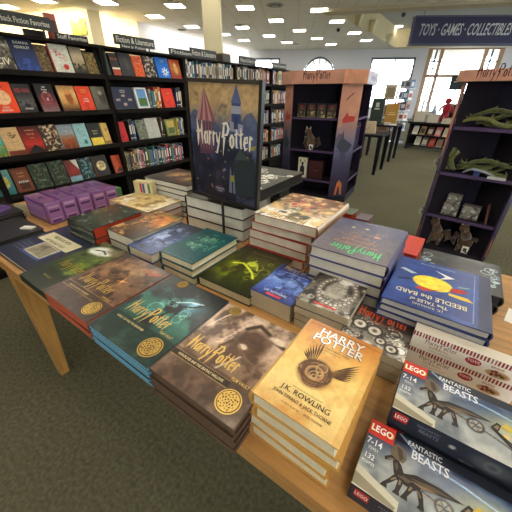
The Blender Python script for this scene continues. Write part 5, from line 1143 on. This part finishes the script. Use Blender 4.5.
rt, RL, rth, RS = tower('salmon and purple octagonal display tower, right one near the picture edge', (-.128, 2.997), -7.4, .543, .03, 1.53, 1.455, [1.14, .78, .40], -1, .36, .05)

# goods on the left tower
def carton(nm, label, w, d, h, c, locf, x, y, z, th, group=None, deco=None, cat='box', yaw=0):
    t = thing(nm, label, cat, locf(x, y, z), th + yaw, group)
    b = MB(); b.box(-w / 2, -d / 2, 0, w / 2, d / 2, h, 'satin_print', c); b.build('carton', t)
    if deco: 
        cv = Cv(w - .004, h - .004, .006, c); deco(cv); b = MB(); b.art(cv, (-w / 2 + .002, -d / 2 - .001, .002), (1, 0, 0), (0, 0, 1), 'satin_print'); b.build('printed_front', t)
    return t
for k in range(4):
    def dec(cv, k=k): cv.vgrad((80, 76, 50), (52, 56, 46), (70, 40, 36), (34, 30, 34)); cv.cloud((190, 170, 110), 4, .55, .62, 5 + k, .9, (cv.V < .45) * 1.0); cv.ell(.5, .8, .25, .1, (140, 60, 46), .5, .8); cv.rect(.3, .6, .7, .66, (150, 150, 140), .6)
    carton('game_box', 'dark printed box on the left tower, %s of four' % ['leftmost', 'second from left', 'third from left', 'rightmost'][k], .115, .05, .165, (36, 32, 38), LL_, -.205 + k * .135, -LS + .09, 1.102, lth, 'dark printed boxes on the left tower', dec)
def plush(label, locf, x, y, z, th, s, c, c2, group=None, tagc=True):
    t = thing('plush_creature', label, 'soft toy', locf(x, y, z), th, group)
    b = MB(); b.ball((0, 0, .07 * s), (.055 * s, .045 * s, .07 * s), 'plush', c, 14, 10); b.tube([(.0, -.01 * s, .11 * s), (-.02 * s, -.03 * s, .16 * s), (-.03 * s, -.04 * s, .19 * s)], [.04 * s, .032 * s, .03 * s], 'plush', c); b.ball((-.035 * s, -.05 * s, .2 * s), (.036 * s, .045 * s, .034 * s), 'plush', c, 12, 8); bd_ = b.build('body', t, smooth=True)
    for sx in (-1, 1):
        b = MB(); b.tube([(sx * .03 * s, -.01 * s, .1 * s), (sx * .075 * s, .0, .12 * s), (sx * .09 * s, .01 * s, .06 * s), (sx * .07 * s, 0, .02 * s)], [.012 * s, .026 * s, .022 * s, .006 * s], 'plush', c2); b.build('wing', t, smooth=True)
        b = MB(); b.tube([(sx * .03 * s, -.02 * s, .03 * s), (sx * .035 * s, -.06 * s, .012 * s)], [.02 * s, .014 * s], 'plush', c2); b.ball((sx * .035 * s, -.065 * s, .012 * s), .014 * s, 'plush', c2); b.build('leg', t, smooth=True)
        b = MB(); b.tube([(-.035 * s + sx * .018 * s, -.045 * s, .225 * s), (-.035 * s + sx * .026 * s, -.04 * s, .255 * s)], [.012 * s, .003 * s], 'plush', (200, 190, 160)); b.build('ear', bd_, smooth=True)
    b = MB(); b.tube([(-.035 * s, -.085 * s, .195 * s), (-.037 * s, -.115 * s, .18 * s)], [.014 * s, .003 * s], 'plastic', (60, 54, 46)); b.build('beak', bd_, smooth=True)
    if tagc: b = MB(); b.box(.0, -.075 * s, .0, .045 * s, -.072 * s, .06 * s, 'matte_card', (226, 222, 210)); b.box(.01 * s, -.0765 * s, .015 * s, .035 * s, -.0745 * s, .045 * s, 'matte_card', (60, 60, 60)); b.build('paper_tag', t)
plush('brown winged soft toy with white tag on the left tower', LL_, -.05, -LS + .13, .702, lth, 1.15, (110, 84, 60), (76, 58, 44))
def dec_w(cv): cv.vgrad((210, 204, 180), (220, 214, 190)); cv.poly([(.2, .12), (.8, .12), (.74, .55), (.5, .66), (.26, .55)], (30, 30, 34)); cv.ell(.5, .72, .14, .08, (30, 30, 34), .2, 1); cv.ell(.5, .36, .12, .1, (190, 160, 90), .2, 1); cv.rect(.15, .8, .3, .93, (60, 50, 40)); cv.rect(.7, .8, .85, .93, (180, 140, 60))
carton('slim_box', 'white box with black figure shape, low on the left tower', .13, .045, .275, (206, 200, 176), LL_, -.13, -LS + .085, .312, lth, None, dec_w)
def dec_m(cv): cv.vgrad((60, 26, 30), (74, 34, 38)); cv.text('Collection', .5, .45, .08, (150, 110, 60), .9, maxw=.6)
carton('keepsake_box', 'maroon box beside the white one, low on the left tower', .2, .12, .245, (64, 30, 34), LL_, .065, -LS + .14, .312, lth, None, dec_m)
def dec_b(cv): cv.vgrad((60, 110, 160), (150, 190, 220)); cv.cloud((230, 236, 240), 3, .5, .6, 4, .9)
t = carton('blue_box', 'pale blue box on the side shelf of the left tower', .12, .05, .17, (100, 150, 190), LL_, LS - .09, -.12, 1.102, lth, None, dec_b, yaw=PI / 2)
for k in range(5):
    b = MB(); b.box(-.02, -.012, 0, .02, .012, .33, 'satin_print', (62, 44, 84)); b.box(-.0205, -.0125, .28, .0205, .0125, .29, 'foil', (160, 130, 80))
    tag(b.build('slim_case', loc=LL_(LS - .07, -.2 + k * .09, .702), rotz=lth), 'tall slim purple case on the side of the left tower, %s' % ['nearest', 'second nearest', 'middle', 'second farthest', 'farthest'][k], 'case', 'slim purple cases')
# goods on the right tower
def branch(label, x, z, seed, s=1.0, first=None):
    r = random.Random(seed); t = thing('winding_toy', label, 'toy', RL(x, -RS + .12, z), rth, 'green winding toys')
    C1, C2 = (84, 88, 46), (116, 118, 64)
    for q in range(4):
        P = []; n = 9; y0 = r.uniform(-.06, .04)
        for i in range(n):
            u = i / (n - 1); P.append(((u - .5) * .46 * s + r.uniform(-.015, .015), y0 + r.uniform(-.02, .02), .03 + .035 * math.sin(u * 6 + q * 1.7) + .02 * q + .12 * s * max(0, (u - .6)) * (q % 2)))
        P = [(a, c, max(.018, z_)) for a, c, z_ in P]
        b = MB(); b.tube(P, [.006 + .012 * math.sin(PI * min(1, i / (n - 1) * .9 + .1)) for i in range(n)], 'plush', C1 if q % 2 else C2, 8); 
        for i in range(1, n - 1, 2):
            p = P[i]; b.tube([p, (p[0] + r.uniform(-.04, .04), p[1] - .02, p[2] + r.uniform(.02, .05))], [.009, .002], 'plush', C2, 6)
        b.build('tendril', t, smooth=True)
    return t
branch('olive green winding toy on the upper shelf of the right tower', .0, 1.142, 4)
branch('olive green winding toy on the second shelf, right tower', .05, .782, 9, .9)
t = thing('coiled_toy', 'olive green coiled toy leaning at the left of the second shelf', 'toy', RL(-.225, -RS + .06, .782), rth, 'green winding toys')
for q in range(3):
    b = MB(); b.tube([(.0 + q * .03, .0, .02), (-.03 + q * .02, .01, .1), (.01 + q * .02, .0, .17), (-.02 + q * .03, .02, .24 - q * .03)], [.012, .018, .014, .004], 'plush', (84, 88, 46) if q % 2 else (116, 118, 64), 8); b.build('tendril', t, smooth=True)
b = MB(); b.tube([(-.1, -.02, .012), (-.04, -.05, .05), (.04, -.05, .04), (.12, -.03, .012)], [.008, .01, .01, .006], 'plastic', (150, 158, 170), 8); b.box(-.02, -.07, 0, .02, -.04, .04, 'plastic', (50, 70, 120)); tag(b.build('blue_clip', loc=RL(.0, -RS + .1, .782), rotz=rth), 'grey cable with blue clip on the second shelf, right tower', 'cable')
b = MB(); b.box(-.06, 0, 0, .06, .003, .022, 'matte_card', (190, 190, 186)); tag(b.build('shelf_label', loc=RL(.14, -RS + .001, .782), rotz=rth), 'pale shelf label on the second shelf, right tower', 'label')
def dec_s(cv): cv.vgrad((120, 116, 108), (150, 146, 136)); cv.cloud((50, 46, 42), 5, .5, .58, 5, .9); cv.cloud((220, 216, 204), 5, .58, .66, 15, .9)
carton('silver_box', 'silver patterned box, lower of two stacked on the right tower', .12, .07, .105, (120, 116, 108), RL, -.1, -RS + .11, .402, rth, 'silver patterned boxes', dec_s)
carton('silver_box', 'silver patterned box, upper of two stacked on the right tower', .105, .07, .085, (120, 116, 108), RL, -.095, -RS + .11, .5075, rth, 'silver patterned boxes', dec_s)
carton('silver_box', 'single silver patterned box on the right tower', .13, .07, .12, (110, 106, 98), RL, .055, -RS + .11, .402, rth, 'silver patterned boxes', dec_s)
b = MB(); b.box(-.008, -.06, 0, .008, .06, .16, 'satin_print', (92, 60, 46)); b.xf(lambda v: (v[0] + v[2] * -.15, v[1], v[2])); tag(b.build('thin_book', loc=RL(.19, -RS + .1, .402), rotz=rth), 'thin brown book leaning at the right of the silver boxes', 'book')
plush('brown soft toy on the lowest shelf, left one', RL, -.14, -RS + .12, .102, rth, 1.1, (96, 70, 48), (80, 58, 42), 'brown soft toys', False)
plush('brown soft toy on the lowest shelf, right one with white tag', RL, .10, -RS + .12, .102, rth, 1.1, (90, 66, 46), (74, 54, 40), 'brown soft toys', True)
for (z, lab) in ((.86, 'silver wire hook on the left edge of the right tower, upper'), (.42, 'silver wire hook on the left edge of the right tower, lower')):
    b = MB(); b.tube([(0, 0, 0), (-.02, -.02, .02), (-.03, -.03, 0), (-.02, -.04, -.03)], .004, 'steel', (170, 165, 160), 6); b.box(-.012, -.004, -.03, .012, .002, .03, 'steel', (120, 110, 110)); tag(b.build('wire_hook', loc=RL(-.543 / 2 - .02, -RS + .012, z), rotz=rth), lab, 'hook', 'silver wire hooks')

# ================================================================== FURTHER BACK
def ptable(label, x0, x1, y0, y1, zt):
    t = thing('nesting_table', label, 'table', (x0, y0, 0), 0, 'black nesting tables'); w, d = x1 - x0, y1 - y0; K = (36, 36, 44)
    b = MB(); b.box(0, 0, zt - .04, w, d, zt, 'dark_laminate', K); b.build('tabletop', t)
    for x in (0, w - .08):
        for y in (0, d - .08): b = MB(); b.prism([(x + .015, y + .015), (x + .065, y + .015), (x + .065, y + .065), (x + .015, y + .065)], 0, zt - .0405, 'dark_laminate', K, pts1=[(x, y), (x + .08, y), (x + .08, y + .08), (x, y + .08)]); b.build('leg', t)
ptable('black nesting table carrying the beige bag, nearer of two', -2.02, -1.28, 5.95, 6.62, .72)
ptable('black nesting table, farther of two', -2.08, -1.34, 7.45, 8.1, .78)
t = thing('paper_bag', 'beige paper bag on the nearer black table', 'bag', (-1.66, 6.22, .7205), .15)
b = MB(); b.prism([(-.17, -.06), (.17, -.06), (.17, .06), (-.17, .06)], 0, .21, 'matte_card', (206, 188, 158), pts1=[(-.15, -.03), (.15, -.03), (.15, .03), (-.15, .03)]); b.build('bag_body', t)
b = MB(); b.tube([(-.05, -.04, .16), (-.04, -.05, .1), (.0, -.06, .06), (.04, -.05, .1), (.05, -.04, .16)], .006, 'matte_card', (120, 100, 70), 6); b.build('handle', t)
t = thing('panel_display', 'dark green upright box with pale emblem, on the farther black table', 'box', (-1.86, 7.62, .7805), .1)
b = MB(); b.box(-.15, 0, 0, .12, .1, .52, 'satin_print', (44, 62, 52)); b.build('carton', t)
b = MB(); b.box(-.08, -.004, .3, .03, 0, .33, 'satin_print', (190, 196, 186)); b.box(-.06, -.004, .35, .01, 0, .44, 'satin_print', (190, 196, 186)); b.build('emblem', t)
t = thing('panel_display', 'mustard yellow upright box beside the dark green one', 'box', (-1.58, 7.66, .7805), .1)
b = MB(); b.box(-.11, 0, 0, .15, .1, .42, 'satin_print', (176, 134, 62)); b.build('carton', t)
b = MB(); b.box(-.06, -.003, .2, .1, 0, .215, 'satin_print', (230, 210, 150)); b.box(-.04, -.003, .24, .08, 0, .25, 'satin_print', (230, 210, 150)); b.build('print_lines', t)
for k, (x, y, c) in enumerate(((-1.5, 7.5, (226, 224, 216)), (-1.62, 7.52, (200, 196, 186)))):
    b = MB(); b.box(-.07, -.03, 0, .07, .05, .03 + .02 * k, 'matte_card', c); tag(b.build('book', loc=(x + .05, y, .7805), rotz=.2 * k), ['white flat book on the farther black table', 'pale grey flat book on the farther black table'][k], 'book', 'flat books on the black table') 
# tall rack with brown boxes behind
t = thing('display_rack', 'tall dark rack behind the mustard box', 'rack', (-2.0, 8.9, 0), .3)
for x in (-.22, .22): b = MB(); b.box(x - .02, -.02, 0, x + .02, .02, 1.5, 'black_metal', (70, 60, 50)); b.build('post', t)
for z in (.5, .9, 1.28): b = MB(); b.box(-.22, -.14, z - .02, .22, .14, z, 'dark_laminate', (90, 74, 56)); b.build('shelf', t)
for k, (x, z, w, h, c, lab) in enumerate(((.05, 1.281, .26, .3, (176, 160, 130), 'beige framed box on top of the tall dark rack'), (.0, .901, .34, .25, (150, 128, 96), 'brown box on the middle shelf of the tall rack'), (.02, .501, .3, .24, (120, 100, 80), 'brown box on the lower shelf of the tall rack'))):
    b = MB(); b.box(-w / 2, -.08, 0, w / 2, .08, h, 'matte_card', c); b.box(-w / 2 + .04, -.084, .04, w / 2 - .04, -.08, h - .04, 'matte_card', tuple(int(v * .75) for v in c)); v = Matrix.Rotation(.3, 3, 'Z') @ Vector((x, 0, 0)); tag(b.build('box', loc=(-2.0 + v.x, 8.9 + v.y, z), rotz=.3), lab, 'box', 'boxes on the tall rack')
# spinner rack
q_ = ray(402, 110); q_ = q_ / F * 9.0; sx_, sy_ = float(q_[0]), float(q_[1])
t = thing('spinner_rack', 'silver spinner rack filled with cards before the windows', 'rack', (sx_, sy_, 0))
b = MB(); b.tube([(0, 0, 0), (0, 0, 1.85)], .02, 'steel', (160, 165, 175), 8); b.build('pole', t)
b = MB(); b.tube([(0, 0, 0), (0, 0, .04)], .26, 'steel', (120, 124, 132), 16); b.build('base', t)
for q in range(5):
    b = MB(); z = .38 + q * .29; b.tube([(0, 0, z), (0, 0, z + .012)], [.24, .24], 'steel', (160, 165, 175), 12); b.build('tray', t)
rr = random.Random(9); cm = {}
for q in range(5):
    for k in range(8):
        a = k * PI / 4 + .2; z = .393 + q * .29; ci = rr.randrange(6)
        if ci not in cm:
            b = MB(); b.box(-.075, -.004, 0, .075, .004, .22, 'satin_print', [(200, 206, 214), (90, 120, 160), (150, 154, 160), (60, 66, 80), (214, 214, 206), (170, 120, 100)][ci]); b.box(-.05, -.0048, .05, .05, -.004, .16, 'satin_print', [(90, 110, 140), (210, 214, 220), (60, 64, 72), (190, 190, 196), (150, 60, 50), (70, 60, 60)][ci]); cm[ci] = b.mesh('card')
        o = put('greeting_card', cm[ci], None, (sx_ + .19 * math.cos(a), sy_ + .19 * math.sin(a), z), a + PI / 2); tag(o, 'card standing in the silver spinner rack', 'card', 'cards on the spinner rack')
# low black book shelf
pA = at_z(404, 148, 0); 
def zof(X, Y, py): return solve(lambda z: proj((X, Y, z))[1], py, -.5, 3)
zt = zof(pA[0], pA[1], 121.5); pB = at_z(447, 154, 0); u_ = (pB - pA)[:2]; ang = math.atan2(u_[1], u_[0]); Lw = 2.9
t = thing('low_bookshelf', 'low black bookshelf on the carpet before the windows', 'bookshelf', (pA[0], pA[1], 0), ang); K = (40, 36, 38)
b = MB(); b.box(-.04, -.04, zt - .04, Lw, .7, zt, 'dark_laminate', K); b.build('top', t)
for x in (0, Lw / 2, Lw - .04): b = MB(); b.box(x, 0, .0, x + .03, .66, zt - .04, 'dark_laminate', K); b.build('side_panel', t)
b = MB(); b.box(.03, .3, .1, Lw - .04, .32, zt - .04, 'dark_laminate', (26, 24, 26)); b.build('back_panel', t)
for z in (.12, .12 + (zt - .16) / 2):
    b = MB(); b.box(.03, .01, z - .03, Lw - .04, .3, z, 'dark_laminate', K); b.build('shelf', t)
cs, sn_ = math.cos(ang), math.sin(ang)
def lb(x, y): return pA[0] + x * cs - y * sn_, pA[1] + x * sn_ + y * cs
rr = random.Random(12)
cols = ['white', 'grey', 'red', 'grey', 'tan', 'cream', 'black', 'white', 'tan', 'brown', 'pink', 'cream', 'blue', 'white']
for row, z in enumerate((.121, .121 + (zt - .16) / 2)):
    hh = (zt - .16) / 2 - .06
    for k in range(7):
        x = .16 + k * .21 if row else .3 + k * .2; c = cols[(k + row * 7) % 14]
        b = MB(); w = .15; lean = .3; b.box(-w / 2, 0, 0, w / 2, .02, hh, 'satin_print', PAL[c]); b.box(-w / 2 + .02, -.001, hh * .2, w / 2 - .02, 0, hh * .7, 'satin_print', rr.choice(((60, 60, 64), (190, 180, 160), (150, 90, 70)))); b.xf(lambda v: (v[0], v[1] + v[2] * lean, v[2]))
        X, Y = lb(x, .06); tag(b.build('book', loc=(X, Y, z), rotz=ang), '%s face-out book, %s on the %s shelf of the low bookshelf' % (c, ['first', 'second', 'third', 'fourth', 'fifth', 'sixth', 'seventh'][k], 'upper' if row else 'lower'), 'book', 'books on the low black bookshelf')
for k, (x, y, w, d, h, c, lab) in enumerate(((.18, .25, .3, .3, .26, 'cream', 'cream flat book pile at the left end of the low bookshelf'), (.55, .2, .28, .26, .2, 'white', 'white flat book pile on the low bookshelf'), (.95, .19, .3, .3, .13, 'tan', 'tan flat book on the low bookshelf, beside the white pile'), (1.35, .15, .3, .3, .12, 'grey', 'grey flat book on the low bookshelf, near the tower'))):
    X, Y = lb(x, y); b = MB(); b.box(-w / 2, -d / 2, 0, w / 2, d / 2, h, 'page_edges', (206, 200, 186)); b.box(-w / 2 - .004, -d / 2 - .004, h, w / 2 + .004, d / 2 + .004, h + .006, 'satin_print', PAL[c]); tag(b.build('book', loc=(X, Y, zt + .0005), rotz=ang + .1 * k), lab, 'book', 'flat books on the low bookshelf')
X, Y = lb(1.05, .5); t = thing('crate', 'dark crate standing on the low bookshelf', 'crate', (X, Y, zt + .0005), ang); b = MB(); b.box(-.36, -.06, 0, .3, .15, .46, 'dark_laminate', (52, 42, 40)); b.build('body', t)
b = MB(); b.box(-.36, -.065, .4, .3, -.06, .46, 'dark_laminate', (90, 76, 70)); b.build('rim', t)
b = MB(); b.box(-.17, 0, 0, .17, .02, .24, 'matte_card', (226, 226, 222)); tag(b.build('paper_sign', loc=(lb(1.1, .5)[0], lb(1.1, .5)[1], zt + .462), rotz=ang), 'white paper sign on top of the dark crate', 'sign')
for k, (x, w, h, c, lab) in enumerate(((.15, .1, .5, (196, 200, 204), 'pale slim bottle-shaped ornament at the left of the low bookshelf'), (.34, .16, .42, (160, 176, 196), 'pale blue rounded ornament on the low bookshelf'))):
    X, Y = lb(x, .5); b = MB(); b.tube([(0, 0, 0), (0, 0, h * .6), (0, 0, h * .75), (0, 0, h)], [w / 2, w / 2, w * .25, w * .2], 'plastic', c, 14); tag(b.build('ornament', loc=(X, Y, zt + .001)), lab, 'ornament', 'pale ornaments')
# stand with dark sign and red toy, left of the right tower
SX, SY, _ = at_z(446.5, 119.0, zt)
t = thing('sign_stand', 'slim stand with dark green sign on the low bookshelf, by the right tower', 'stand', (SX, SY, zt + .001), ang)
b = MB(); b.tube([(0, 0, 0), (0, 0, .02)], .1, 'black_metal', (40, 40, 44), 18); b.build('base', t)
b = MB(); b.tube([(0, 0, .02), (0, 0, .80)], .014, 'black_metal', (40, 40, 44), 8); b.build('pole', t)
b = MB(); b.box(-.2, -.012, .80, .26, .012, 1.2, 'satin_print', (44, 58, 60)); b.build('board', t)
b = MB(); b.box(-.1, -.0135, 1.0, .14, -.012, 1.03, 'matte_card', (190, 196, 196)); b.box(-.06, -.0135, 1.07, .1, -.012, 1.1, 'matte_card', (190, 196, 196)); b.build('lettering', t)
SX, SY, _ = at_z(442.5, 123.5, zt)
t = thing('red_plush', 'red soft toy standing on the low bookshelf beside the right tower', 'soft toy', (SX, SY, zt + .19), ang)
b = MB(); b.ball((0, 0, .15), (.1, .08, .15), 'plush', (150, 30, 44)); b.ball((-.01, -.01, .34), (.075, .07, .075), 'plush', (160, 36, 50)); b.build('body', t, smooth=True)
for sx in (-1, 1):
    b = MB(); b.tube([(sx * .06, 0, .24), (sx * .14, -.02, .18), (sx * .17, -.02, .08)], [.03, .025, .02], 'plush', (140, 26, 40)); b.build('arm', t, smooth=True)
    b = MB(); b.tube([(sx * .04, 0, .06), (sx * .06, -.02, -.06), (sx * .07, -.03, -.155)], [.045, .04, .035], 'plush', (140, 26, 40)); b.build('leg', t, smooth=True)

SC.view_settings.view_transform = 'Standard'; SC.view_settings.look = 'None'; SC.view_settings.gamma = 1; SC.view_settings.exposure = 0.95
